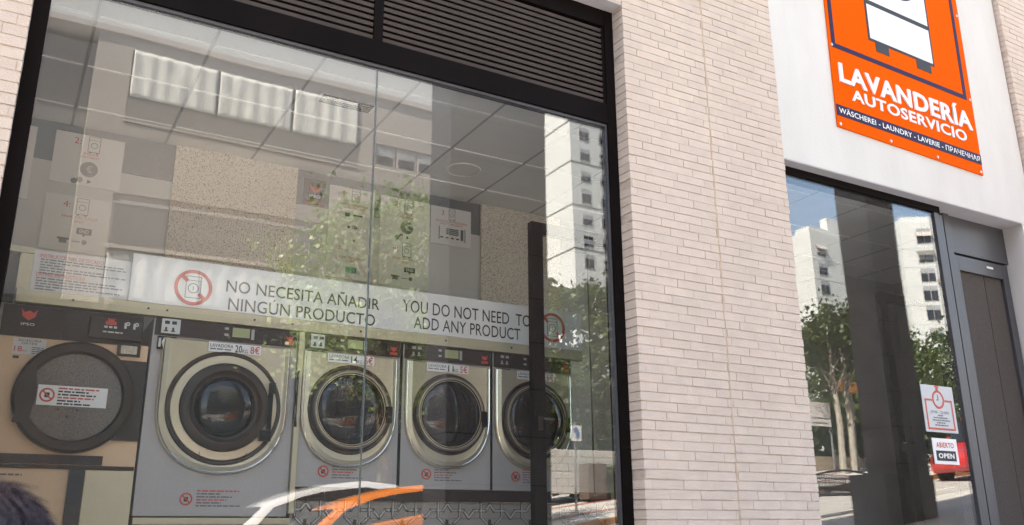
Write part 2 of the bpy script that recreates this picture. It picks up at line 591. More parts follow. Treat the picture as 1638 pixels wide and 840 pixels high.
# structural shell around the shop room
FZ, CZ, BY = 1.28, 4.6, 2.6
box('rear_block', M['mortar'], shop, -32, 32, BY + 0.22, 12, -5, ZB0 + 8.61)
box('sky_blocker', M['brick'], shop, -48, -30, -42, -0.5, -8, 27)  # unseen block added to cut sky light from the left and darken reveals
box('side_block', M['brick'], shop, -32, -2.61, 0.02, BY + 0.21, -6, ZB0 + 8.61)
box('side_block', M['brick'], shop, XW1 + 3.01, 32, 0.02, BY + 0.21, -3, ZB0 + 8.61)
box('side_wall', M['wall_light'], shop, -1.8, -1.6, 0.30, BY + 0.2, -1, 5.4)
box('side_wall', M['wall_side'], shop, 9.7, 9.9, 0.30, BY + 0.2, 0, 5.4)
box('roof_slab', M['mortar'], shop, -2.6, 11.4, 0.32, BY + 0.2, 4.75, ZB0 + 8.61)
flo = box('shop_floor', M['floor'], shop, -1.6, 9.7, 0.16, BY, FZ - 0.3, FZ)
# back wall: light paint below, slate band above
bw = box('back_wall', M['wall_light'], shop, -1.6, 4.95, BY, BY + 0.19, FZ, 4.285)
box('wall_band', M['wall_dark'], bw, -1.6, 4.95, BY - 0.002, BY + 0.19, 4.287, CZ - 0.002)
box('back_wall', M['wall_side'], shop, 4.96, 9.7, BY - 0.01, BY + 0.19, FZ, CZ - 0.002)
box('speckled_pilaster', M['speckled'], shop, 0.955, 1.95, BY - 0.03, BY - 0.004, FZ, CZ - 0.003)
box('speckled_pilaster', M['speckled'], shop, 3.73, 4.62, BY - 0.03, BY - 0.004, FZ, CZ - 0.003)
# ceiling with lay-in grid
ce = box('ceiling', M['ceiling'], shop, -1.6, 9.7, 0.225, BY + 0.19, CZ, CZ + 0.12)
tb = MB(); gp = MB()
gx = [0.19 + 0.68 * k for k in range(-2, 14)]
for yk in (0.87, 1.55, 2.235):
    for a, b in zip(gx, gx[1:]):
        tb.box(a + 0.016, b - 0.016, yk - 0.010, yk + 0.010, CZ - 0.013, CZ - 0.001)
for a in gx:
    gp.box(a - 0.009, a + 0.009, 0.23, BY - 0.005, CZ - 0.0045, CZ - 0.0012)
tb.build('grid_bar', M['tbar'], ce)
gp.build('shaded_cross_bar', M['tbar_shaded'], ce)

# ---- big window
fY = 0.12
ZT0, ZT1 = 4.335, 4.487
wn = MB()
wn.box(XL, XL + 0.075, fY, 0.22, ZSILL, ZS)
wn.box(XP0 - 0.075, XP0, fY, 0.22, ZSILL, ZS)
wn.box(XL + 0.076, XP0 - 0.076, fY + 0.001, 0.22, ZT0, ZT1)
wn.box(XL + 0.076, XP0 - 0.076, fY + 0.002, 0.22, 5.11, ZS)
wn.box(XL + 0.076, XP0 - 0.076, fY + 0.002, 0.22, ZSILL, ZSILL + 0.07)
win = wn.build('shop_window', M['black_frame'], shop, bevel=0.003)
lip = MB()
lip.box(XL + 0.078, XP0 - 0.078, 0.135, 0.175, ZT0 - 0.022, ZT0 - 0.003)
lip.box(XP0 - 0.094, XP0 - 0.078, 0.135, 0.175, ZSILL + 0.072, ZT0 - 0.024)
lip.build('glazing_bead', M['grey_frame'], win)
XJ = 1.722
for a, b in ((XL + 0.078, XJ - 0.004), (XJ + 0.004, XP0 - 0.0945)):
    box('glass_pane', M['glass'], win, a, b, GLASS_Y, GLASS_Y + 0.012, ZSILL + 0.071, ZT0 - 0.0235)
box('glass_joint', M['glass_edge'], win, XJ - 0.0035, XJ + 0.0035, GLASS_Y - 0.001, GLASS_Y + 0.013, ZSILL + 0.071, ZT0 - 0.0235)
# ---- louvre above it
lv = MB()
XM0, XM1 = 1.675, 1.735
lv.box(XM0, XM1, fY + 0.003, 0.22, ZT1 + 0.001, 5.109)
lv.box(XL + 0.077, XL + 0.10, fY + 0.012, 0.22, ZT1 + 0.001, 5.109)
lv.box(XP0 - 0.10, XP0 - 0.077, fY + 0.012, 0.22, ZT1 + 0.001, 5.109)
lv.box(XL + 0.101, XP0 - 0.101, 0.165, 0.185, ZT1 + 0.001, ZT1 + .02).box(XL + 0.101, XP0 - 0.101, 0.165, 0.185, 5.09, 5.109)
lv = lv.build('louvre_grille', M['black_frame'], shop)
for a, b in ((XL + 0.101, XM0 - 0.002), (XM1 + 0.002, XP0 - 0.101)):
    n = 14
    st = (5.105 - ZT1 - 0.006) / n
    sm = MB()
    for i in range(n):
        z = ZT1 + 0.006 + i * st
        sm.loft([[(x, fY + 0.014, z + 0.002), (x, fY + 0.010, z + st * .56), (x, fY + 0.052, z + st * 0.98), (x, fY + 0.056, z + st * 0.90), (x, fY + 0.02, z + st * .48), (x, fY + 0.022, z + 0.002)] for x in (a, b)])
    sm.build('slats', M['slat'], lv)
box('backing', M['void'], lv, XL + 0.078, XP0 - 0.078, 0.195, 0.219, ZT1 + 0.002, 5.108)

# ---- entrance: side window and grey door
SY = 0.145
sx0, sx1 = XP1 + 0.0, at(1502, 331, SY).x
sg1 = at(1493.5, 335, SY).x
sw = MB()
sw.box(sx0 - 0.03, sx1, SY, 0.30, ZW - 0.07, ZW - 0.009)
sw.box(sx0 - 0.03, sx0 + 0.03, SY + 0.001, 0.30, 1.3, ZW - 0.071)
sw = sw.build('side_window', M['black_frame'], shop)
stl = MB()
stl.box(sg1, sg1 + 0.06, SY + 0.002, 0.30, 1.32, ZW - 0.0715)
stl.box(sg1 + 0.065, sg1 + 0.14, SY + 0.02, 0.30, 1.32, ZW - 0.0715)
stl.box(sx0 + 0.031, sg1 - 0.001, SY + 0.003, 0.30, 1.26, 1.36)
stl.build('stile', M['grey_frame'], sw, bevel=0.003)
box('glass_pane', M['glass'], sw, sx0 + 0.031, sg1 - 0.001, 0.165, 0.177, 1.361, ZW - 0.0715)
DY = 0.25
dr = MB()
dx0, dx1 = at(1504, 345, DY).x, XW1 - 0.19
dx2 = at(1521, 405, DY).x
dz1 = at(1531, 408, DY).z
dr.box(dx0, dx0 + 0.085, DY - 0.025, 0.32, 1.28, ZW - 0.01)
dr.box(dx0 + 0.086, dx1, DY - 0.004, 0.32, dz1 + 0.02, ZW - 0.01)
door = dr.build('entrance_door', M['grey_frame'], shop, bevel=0.003)
lf = MB()
lx0, lx1 = dx0 + 0.092, dx1 - 0.03
gx0 = at(1535.5, 432, DY).x
gz1 = at(1535.5, 431.7, DY).z
lf.box(lx0, gx0, DY, 0.31, 1.285, dz1)
lf.box(lx1 - 0.09, lx1, DY, 0.31, 1.285, dz1)
lf.box(gx0 + 0.001, lx1 - 0.091, DY + 0.001, 0.31, gz1, dz1)
lf.box(gx0 + 0.001, lx1 - 0.091, DY + 0.001, 0.31, 1.285, 1.42)
leaf = lf.build('door_leaf', M['grey_frame'], door, bevel=0.003)
xs_ = at(1586, 520, DY + 0.03).x
pn = MB().box(gx0 + 0.002, xs_ - 0.004, DY + 0.03, DY + 0.06, 1.421, gz1 - 0.001).box(xs_ + 0.004, lx1 - 0.092, DY + 0.03, DY + 0.06, 1.421, gz1 - 0.001)
pn.build('door_panel', M['door_granite'], leaf)
box('door_seam', M['void'], leaf, xs_ - 0.004, xs_ + 0.004, DY + 0.036, DY + 0.06, 1.421, gz1 - 0.001)
a, b, c, d = rect([(1578, 427.5), (1588.5, 431.5)], DY)
box('door_label', M['paper'], leaf, a, b, DY - 0.003, DY - 0.0005, c - 0.0, d + 0.01)
hd = MB()
hd.tube([(lx1 - 0.045, DY - 0.002, 2.1), (lx1 - 0.045, DY - 0.05, 2.12), (lx1 - 0.045, DY - 0.05, 2.55), (lx1 - 0.045, DY - 0.002, 2.57)], 0.012)
hd.build('handle', M['chrome'], leaf, smooth=True)

# ================================================================== FASCIA SIGN
SGY = WY - 0.015
bl, br = at2(1340.5, 201.8, SGY), at2(1573.4, 281, SGY)
tl, tr = at2(1317.3, 0, SGY), at2(1528, 0, SGY)
sx_0, sx_1 = (bl[0] + tl[0]) / 2, (br[0] + tr[0]) / 2
sz0 = (bl[1] + br[1]) / 2
sgn = thing('shop_sign', 'large orange laundry sign with raised white letters on the white wall', 'sign', (sx_0, SGY, sz0))
TILT = math.atan2(bl[1] - br[1], br[0] - bl[0])
ccx, ccz = (bl[0] + br[0]) / 2, sz0
def S2(x, y):                                  # sign-local point, tilt undone
    X, Z = at2(x, y, SGY)
    dx, dz = X - ccx, Z - ccz
    c_, s_ = math.cos(TILT), math.sin(TILT)
    return (ccx + dx * c_ - dz * s_, ccz + dx * s_ + dz * c_)
sL, sR = S2(1340.5, 201.8)[0], S2(1573.4, 281)[0]
ZTOP = sz0 + 2.95
def sb(mb, name, m, **k):
    mb.rot(TILT, ccx, ccz)
    return mb.build(name, m, sgn, **k)
brd = sb(MB().box(sL, sR, SGY, WY - 0.001, sz0, ZTOP), 'board', M['orange'], bevel=0.003)
# navy outline of the picture field
fx0 = S2(1331, 77)[0]; fx1 = S2(1546, 158)[0]
fz = (S2(1331, 77)[1] + S2(1546, 158)[1]) / 2
fw_ = 0.045
bd = MB().box(fx0, fx0 + fw_, SGY - 0.003, SGY + 0.001, fz, ZTOP - 0.08)
bd.box(fx1 - fw_, fx1, SGY - 0.003, SGY + 0.001, fz, ZTOP - 0.08)
bd.box(fx0 + fw_, fx1 - fw_, SGY - 0.003, SGY + 0.001, fz, fz + fw_)
bd.box(fx0 + fw_, fx1 - fw_, SGY - 0.003, SGY + 0.001, ZTOP - 0.08 - fw_, ZTOP - 0.08)
sb(bd, 'border', M['navy'])
# pictogram of a washing machine
wx0, wz0 = S2(1389, 63); wx1, wz0b = S2(1495, 108)
wz0 = (wz0 + wz0b) / 2
wm = (S2(1381, 3)[1] + S2(1485, 46)[1]) / 2    # bar between drawer and drum field
wz2 = wz0 + 1.42
ic = MB().box(wx0, wx1, SGY - 0.003, SGY + 0.001, wz0, wz2)
ic.box(wx0 + 0.09, wx0 + 0.27, SGY - 0.003, SGY + 0.001, wz0 - 0.09, wz0)
ic.box(wx1 - 0.27, wx1 - 0.06, SGY - 0.003, SGY + 0.001, wz0 - 0.09, wz0)
ic.box(wx0 - 0.0, wx1 + 0.0, SGY - 0.003, SGY + 0.001, wz2 + 0.0, wz2 + 0.02)
ico = sb(ic, 'pictogram', M['ink'])
iw = MB().box(wx0 + 0.025, wx1 - 0.025, SGY - 0.005, SGY - 0.0032, wz0 + 0.025, wm - 0.02)
iw.box(wx0 + 0.025, wx1 - 0.025, SGY - 0.005, SGY - 0.0032, wm + 0.03, wz2 - 0.03)
iw.rot(TILT, ccx, ccz); iw.build('white_field', M['signwhite'], ico)
dcx, dcz = (wx0 + wx1) / 2 + 0.06, S2(1440, -2)[1] + 0.27
dm = MB().annulus(dcx, dcz, 0.20, 0.29, SGY - 0.007, SGY - 0.0052)
dm.rot(TILT, ccx, ccz); dm.build('drum_ring', M['ink'], ico)
# raised words
def word(s, p0, p1, ztop_pts, m, bold, depth, name='lettering'):
    (x0, z0), (x1, z1) = S2(*p0), S2(*p1)
    zt = sum(S2(*p)[1] for p in ztop_pts) / len(ztop_pts)
    mb = MB().text(s, x0, x1, (z0 + z1) / 2, zt, SGY - 0.0015, bold, depth)
    return sb(mb, name, m)
word('LAVANDERÍA', (1343, 134), (1554.5, 207), [(1340, 105), (1549, 178)], M['signwhite'], 0.028, 0.05)
word('AUTOSERVICIO', (1363, 165), (1546, 224), [(1364.5, 148), (1544, 207.5)], M['signwhite'], 0.020, 0.05)
z_a = (S2(1339, 187)[1] + S2(1571, 261)[1]) / 2
z_b = (S2(1337, 170)[1] + S2(1569, 245)[1]) / 2
st = sb(MB().box(sL + 0.003, sR - 0.003, SGY - 0.003, SGY + 0.001, z_a, z_b), 'strip', M['navy'])
mb = MB().text('WÄSCHEREI - LAUNDRY - LAVERIE - ПРАЧЕЧНАЯ', S2(1342, 180)[0], S2(1567, 256)[0], z_a + 0.026, z_b - 0.026, SGY - 0.0045, 0.012, 0.0)
mb.rot(TILT, ccx, ccz); mb.build('strip_lettering', M['signwhite'], st)
for k in range(4):
    for zz in (sz0 + 0.03, ):
        sb(MB().lathe([(0.014, SGY + 0.001), (0.014, SGY - 0.004), (0.008, SGY - 0.007), (0, SGY - 0.007)], sL + 0.035 + k * (sR - sL - 0.07) / 3, zz, 12), 'screw', M['screw'], smooth=True)
for zz in (fz + 0.02, fz + 0.95, fz + 1.9):
    for xx in (sL + 0.03, sR - 0.03):
        sb(MB().lathe([(0.014, SGY + 0.001), (0.014, SGY - 0.004), (0.008, SGY - 0.007), (0, SGY - 0.007)], xx, zz, 12), 'screw', M['screw'], smooth=True)

# ================================================================== NOTICES ON THE SIDE WINDOW
def dashes(mb, x0, x1, z, h, y, seed, slack=0.0):
    """a line of print too small to read: a row of short bars"""
    r = random.Random(seed)
    x = x0
    while x < x1 - 0.004:
        wd = min(r.uniform(0.012, 0.05), x1 - x)
        mb.box(x, x + wd, y, y + 0.0006, z, z + h)
        x += wd + 0.006
HY = 0.158
a, b, c, d = rect([(1474.5, 617), (1522, 620), (1482, 690), (1530, 690)], HY)
hn = thing('opening_hours_notice', 'pale hours notice with a red stopwatch on the side window', 'notice', ((a + b) / 2, HY, c))
box('sheet', M['paper2'], hn, a, b, HY - 0.001, HY + 0.004, c, d)
W_, H_ = b - a, d - c
bz = c + H_ * 0.70
mb = MB().box(a + .03, a + .045, HY - .003, HY - .0015, c + .02, bz).box(b - .045, b - .03, HY - .003, HY - .0015, c + .02, bz)
mb.box(a + .045, b - .045, HY - .003, HY - .0015, c + .02, c + .035)
mb.box(a + .045, a + W_ * .30, HY - .003, HY - .0015, bz - .015, bz).box(a + W_ * .70, b - .045, HY - .003, HY - .0015, bz - .015, bz)
scx, scz = a + W_ / 2, c + H_ * 0.70
mb.annulus(scx, scz, 0.058, 0.076, HY - .003, HY - .0015)
mb.box(scx - .014, scx + .014, HY - .003, HY - .0015, scz + .074, scz + .10).box(scx - .028, scx + .028, HY - .003, HY - .0015, scz + .10, scz + .112)
mb.build('red_frame', M['red'], hn)
mb = MB().box(scx - .004, scx + .004, HY - .003, HY - .0015, scz, scz + .04).box(scx - .022, scx + .004, HY - .003, HY - .0015, scz - .008, scz)
mb.text('07:00 - 23:00H', a + W_ * .22, b - W_ * .22, c + H_ * .40, c + H_ * .455, HY - .002, .004)
for k, (u0, u1) in enumerate(((.42, .58), (.28, .72), (.24, .78), (.36, .62), (.30, .72))):
    dashes(mb, a + W_ * u0, a + W_ * u1, c + H_ * (.345 - .052 * k), .010, HY - .002, k + 40)
mb.build('print', M['ink_grey'], hn)
a, b, c, d = rect([(1491, 701), (1529, 703), (1496, 742), (1533, 743)], HY)
on = thing('open_sign', 'small white sign reading open in red and black below the hours notice', 'sign', ((a + b) / 2, HY, c))
W_, H_ = b - a, d - c
box('board', M['signwhite'], on, a, b, HY - .001, HY + .004, c, d)
MB().text('ABIERTO', a + W_ * .14, b - W_ * .14, c + H_ * .64, c + H_ * .84, HY - .002, .025).build('red_lettering', M['red'], on)
bb = box('black_field', M['ink'], on, a + W_ * .10, b - W_ * .10, HY - .0025, HY - .0012, c + H_ * .13, c + H_ * .52)
MB().text('OPEN', a + W_ * .18, b - W_ * .18, c + H_ * .23, c + H_ * .42, HY - .003, .03).build('lettering', M['signwhite'], bb)

# ================================================================== WASHING MACHINES
FY = 1.30
MZ0, MZ1 = 1.885, 2.885
def uloop(cx, hw, ztop, zc, vr, y, n=40):
    pts = [(cx - hw, y, ztop), (cx - hw, y, (ztop + zc) / 2)]
    for i in range(n + 1):
        t = math.pi + math.pi * i / n
        ex = 2.25
        c_, s_ = math.cos(t), math.sin(t)
        pts.append((cx + hw * math.copysign(abs(c_) ** (2 / ex), c_), y, zc + vr * math.copysign(abs(s_) ** (2 / ex), s_)))
    pts += [(cx + hw, y, (ztop + zc) / 2), (cx + hw, y, ztop)]
    return pts
def washer(x0, x1, cx, cz, hw, zb, gr, ring_r, glass_r, z0, label, capacity, price, lab_x, big, dimface, icons):
    t = thing('washing_machine', label, 'washing machine', ((x0 + x1) / 2, FY + 0.35, z0), 'washing machines in the row')
    box('cabinet', M['lavender'], t, x0, x1, FY, FY + 0.75, z0, MZ1, bevel=0.004)
    # control strip
    cs = box('control_panel', M['brown'], t, x0 + 0.01, x1 - 0.01, FY - 0.012, FY - 0.001, 2.778, 2.883)
    dx = cx + (0.07 if big else 0.02)
    ds = box('display', M['lcd'], cs, dx - 0.055, dx + 0.055, FY - 0.016, FY - 0.0125, 2.808, 2.868, )
    MB().box(dx - 0.105, dx - 0.08, FY - .015, FY - .0125, 2.85, 2.865).box(dx - 0.105, dx - 0.08, FY - .015, FY - .0125, 2.81, 2.825).box(dx + 0.065, dx + 0.085, FY - .015, FY - .0125, 2.80, 2.868).build('button', M['lavender'], cs)
    MB().box(x1 - .085, x1 - .03, FY - .015, FY - .0125, 2.792, 2.81).prism(fox(x1 - .058, 2.835, .05), FY - .015, FY - .0125).build('emblem', M['red'], cs)
    # coin plate with pictograms, key lock below
    cp = box('instruction_plate', M['paper2'] if icons else M['brown'], cs, x0 + 0.045, x0 + 0.045 + (.11 if big else .095), FY - 0.017, FY - 0.0125, 2.79, 2.882)
    im = MB()
    for k in range(2):
        ix = x0 + 0.06 + k * 0.042
        im.box(ix + .006, ix + .018, FY - .019, FY - .0172, 2.808, 2.828).box(ix, ix + .024, FY - .019, FY - .0172, 2.801, 2.808)
        im.box(ix + .002, ix + .030, FY - .019, FY - .0172, 2.848, 2.868)
    im.build('pictogram', M['ink'] if icons else M['lavender'], cp)
    lk = box('coin_unit', M['gloss_black'], t, x0 + 0.03, x0 + 0.14, FY - 0.02, FY - 0.001, 2.688, 2.768)
    MB().lathe([(0.030, FY - .0205), (0.030, FY - .026), (0.022, FY - .028), (0.016, FY - .026), (0.016, FY - .0215), (0, FY - .0215)], x0 + 0.085, 2.728, 28).build('coin_ring', M['chrome'], lk, smooth=True)
    MB().box(x0 + .036, x0 + .05, FY - .023, FY - .0205, 2.70, 2.756).box(x0 + .12, x0 + .134, FY - .023, FY - .0205, 2.70, 2.756).build('coin_trim', M['paper2'], lk)
    # raised steel front, U shaped below
    zt = 2.765
    vr = cz - zb
    face = MB().loft([uloop(cx, hw, zt, cz, vr, FY - .0005), uloop(cx, hw - .006, zt - .003, cz, vr - .006, FY - .022), uloop(cx, hw - .045, zt - .006, cz, vr - .045, FY - .040),
                      uloop(cx, hw - .055, zt - .010, cz, vr - .055, FY - .036)]).build('steel_front', M['steel'], t, smooth=True)
    # polished rim following the U of the steel
    up = MB()
    pts = [Vector(p) + Vector((0, -.002, 0)) for p in uloop(cx, hw - .014, zt - .012, cz, vr - .014, FY - .026)]
    up.tube(pts, 0.005, 6)
    up.build('bright_rim', M['chrome'], face, smooth=True)
    MB().lathe([(gr + .012, FY - .0365), (gr + .006, FY - .046), (gr - .010, FY - .044), (gr - .016, FY - .038)], cx, cz, 64).build('door_seal', M['ring'], t, smooth=True)
    dr_ = MB()
    if big:
        dr_.lathe([(gr - .016, FY - .037), (gr - .02, FY - .050), (ring_r + .004, FY - .056), (ring_r, FY - .050)], cx, cz, 64)
        do = dr_.build('door', M['steel'], t, smooth=True)
        MB().lathe([(ring_r, FY - .048), (ring_r - .004, FY - .075), (ring_r - .03, FY - .090), (glass_r + .035, FY - .092), (glass_r + .02, FY - .070), (glass_r, FY - .060)], cx, cz, 64).build('door_ring', M['ring'], do, smooth=True)
        MB().box(cx + ring_r - .01, cx + ring_r + .030, FY - .082, FY - .052, cz + .10, cz + .17).box(cx + ring_r - .055, cx + ring_r + .02, FY - .082, FY - .052, cz - .20, cz - .13).box(cx + ring_r - .012, cx + ring_r + .018, FY - .080, FY - .052, cz - .13, cz + .10).build('door_handle', M['gloss_black'], do, bevel=.004)
        MB().box(cx - .13, cx - .127, FY - .058, FY - .052, cz - gr + .03, cz - ring_r - .005).box(cx + .15, cx + .153, FY - .058, FY - .052, cz - gr + .03, cz - ring_r - .005).build('hatch_line', M['ring'], do)
    else:
        dr_.lathe([(gr - .016, FY - .037), (gr - .022, FY - .055), (ring_r + .012, FY - .066), (ring_r, FY - .060)], cx, cz, 64)
        do = dr_.build('door', M['steel_dark'], t, smooth=True)
        MB().lathe([(ring_r + .002, FY - .060), (ring_r, FY - .070), (ring_r - .005, FY - .071), (ring_r - .008, FY - .062)], cx, cz, 64).build('chrome_ring', M['steel'], do, smooth=True)
        MB().lathe([(ring_r - .0075, FY - .060), (ring_r - .009, FY - .069), (glass_r + .006, FY - .064), (glass_r, FY - .052)], cx, cz, 64).build('door_ring', M['ring'], do, smooth=True)
        MB().box(cx + ring_r - .01, cx + ring_r + .035, FY - .078, FY - .058, cz - .08, cz + .03).build('door_handle', M['gloss_black'], do, bevel=.004)
    g = glass_r + .004
    prof = [(g, FY - .052)] + [(g * math.cos(a_), FY - .052 - .06 * math.sin(a_)) for a_ in [math.pi / 2 * q / 10 for q in range(1, 10)]] + [(0, FY - .112)]
    MB().lathe(prof, cx, cz, 64).build('door_glass', M['gloss_black'], do, smooth=True)
    # price strip
    ps = MB()
    lx0_, lx1_ = lab_x
    ls = box('price_label', M['paper'], t, lx0_, lx1_, FY - .0435, FY - .0405, 2.697, 2.758)
    lw_ = lx1_ - lx0_
    MB().text('LAVADORA', lx0_ + lw_ * .03, lx0_ + lw_ * .46, 2.727, 2.748, FY - .045, .006).text(capacity, lx0_ + lw_ * .50, lx0_ + lw_ * .63, 2.703, 2.749, FY - .045, .014).text('KG', lx0_ + lw_ * .64, lx0_ + lw_ * .74, 2.703, 2.727, FY - .045, .004).build('black_lettering', M['ink'], ls)
    mb2 = MB(); dashes(mb2, lx0_ + lw_ * .03, lx0_ + lw_ * .43, 2.711, .008, FY - .045, 5); mb2.build('small_print', M['ink_grey'], ls)
    MB().text(price, lx0_ + lw_ * .79, lx0_ + lw_ * .97, 2.703, 2.749, FY - .045, .014).build('red_lettering', M['red'], ls)
    # no-overload sticker under the door
    nx, nz = cx - (.17 if big else .155), 1.985 if not big else 1.80
    no = MB().annulus(nx, nz, .028, .037, FY - .0035, FY - .001)
    no.prism([(nx - .026, nz + .020), (nx - .020, nz + .026), (nx + .026, nz - .020), (nx + .020, nz - .026)], FY - .0035, FY - .001)
    no.text('!', nx - .002, nx + .002, nz - .001, nz + .001, FY - .001)
    no.build('warning_symbol', M['red'], t)
    MB().box(nx - .012, nx + .012, FY - .003, FY - .001, nz - .014, nz + .012).build('warning_pictogram', M['ink'], t)
    w1, w2 = MB(), MB()
    for k in range(6):
        dashes(w1 if k in (0, 3) else w2, nx + .06, nx + .06 + (.24, .13, .20, .17, .14, .25)[k] * (1.05 if big else .85), nz + .045 - .0175 * k, .008, FY - .002, k + 7 + int(x0 * 9))
    w1.build('red_print', M['red'], t); w2.build('black_print', M['ink_grey'], t)
    return t
def fox(cx, cz, s):
    """red two-eared emblem"""
    h = s / 2
    return [(cx - h, cz + h * .8), (cx - h * .55, cz + h * .25), (cx, cz + h * .55), (cx + h * .55, cz + h * .25), (cx + h, cz + h * .8), (cx + h * .8, cz - h * .3), (cx, cz - h * .85), (cx - h * .8, cz - h * .3)][::-1]

washer(0.765, 1.672, 1.226, 2.353, 0.402, 1.945, 0.342, 0.272, 0.185, 1.70, 'widest washing machine in the row, priced 8 euros for 20 kg', '20', '8€', (1.095, 1.425), True, False, True)
washer(1.712, 2.412, 2.050, 2.390, 0.338, 2.010, 0.286, 0.250, 0.232, MZ0, 'washing machine priced 6 euros for 14 kg, beside the widest one', '14', '6€', (1.87, 2.20), False, False, True)
washer(2.432, 3.136, 2.786, 2.402, 0.338, 2.024, 0.275, 0.250, 0.230, MZ0, 'dim washing machine priced 5 euros for 11 kg, left of the black door frame', '11', '5€', (2.60, 2.93), False, True, False)
washer(3.152, 3.852, 3.500, 2.398, 0.338, 2.034, 0.282, 0.254, 0.234, MZ0, 'washing machine at the right end of the row, crossed by the black door frame', '14', '6€', (3.34, 3.67), False, True, False)
# posts between the machines
for xa, xb, lb in ((1.676, 1.708, 'olive post with a black pull between the 20 kg and 14 kg washers'), ):
    t = thing('machine_post', lb, 'post', ((xa + xb) / 2, FY, 1.72))
    box('post', M['olive'], t, xa, xb, FY - .03, FY + .05, 1.72, 2.885)
    MB().tube([(xa + .006, FY - .032, 2.62), (xa - .006, FY - .055, 2.56), (xa - .006, FY - .055, 2.32), (xa + .006, FY - .032, 2.26)], .010).build('pull_handle', M['gloss_black'], t, smooth=True)
o = box('filler_strip', M['gloss_black'], None, 2.414, 2.430, FY - .005, FY + .05, MZ0, 2.885)
tag(o, 'black filler strip between the 14 kg and 11 kg washing machines', 'filler strip')
o = box('filler_strip', M['gloss_black'], None, 3.138, 3.150, FY - .005, FY + .05, MZ0, 2.885)
tag(o, 'black filler strip between the 11 kg washer and the one at the end', 'filler strip')

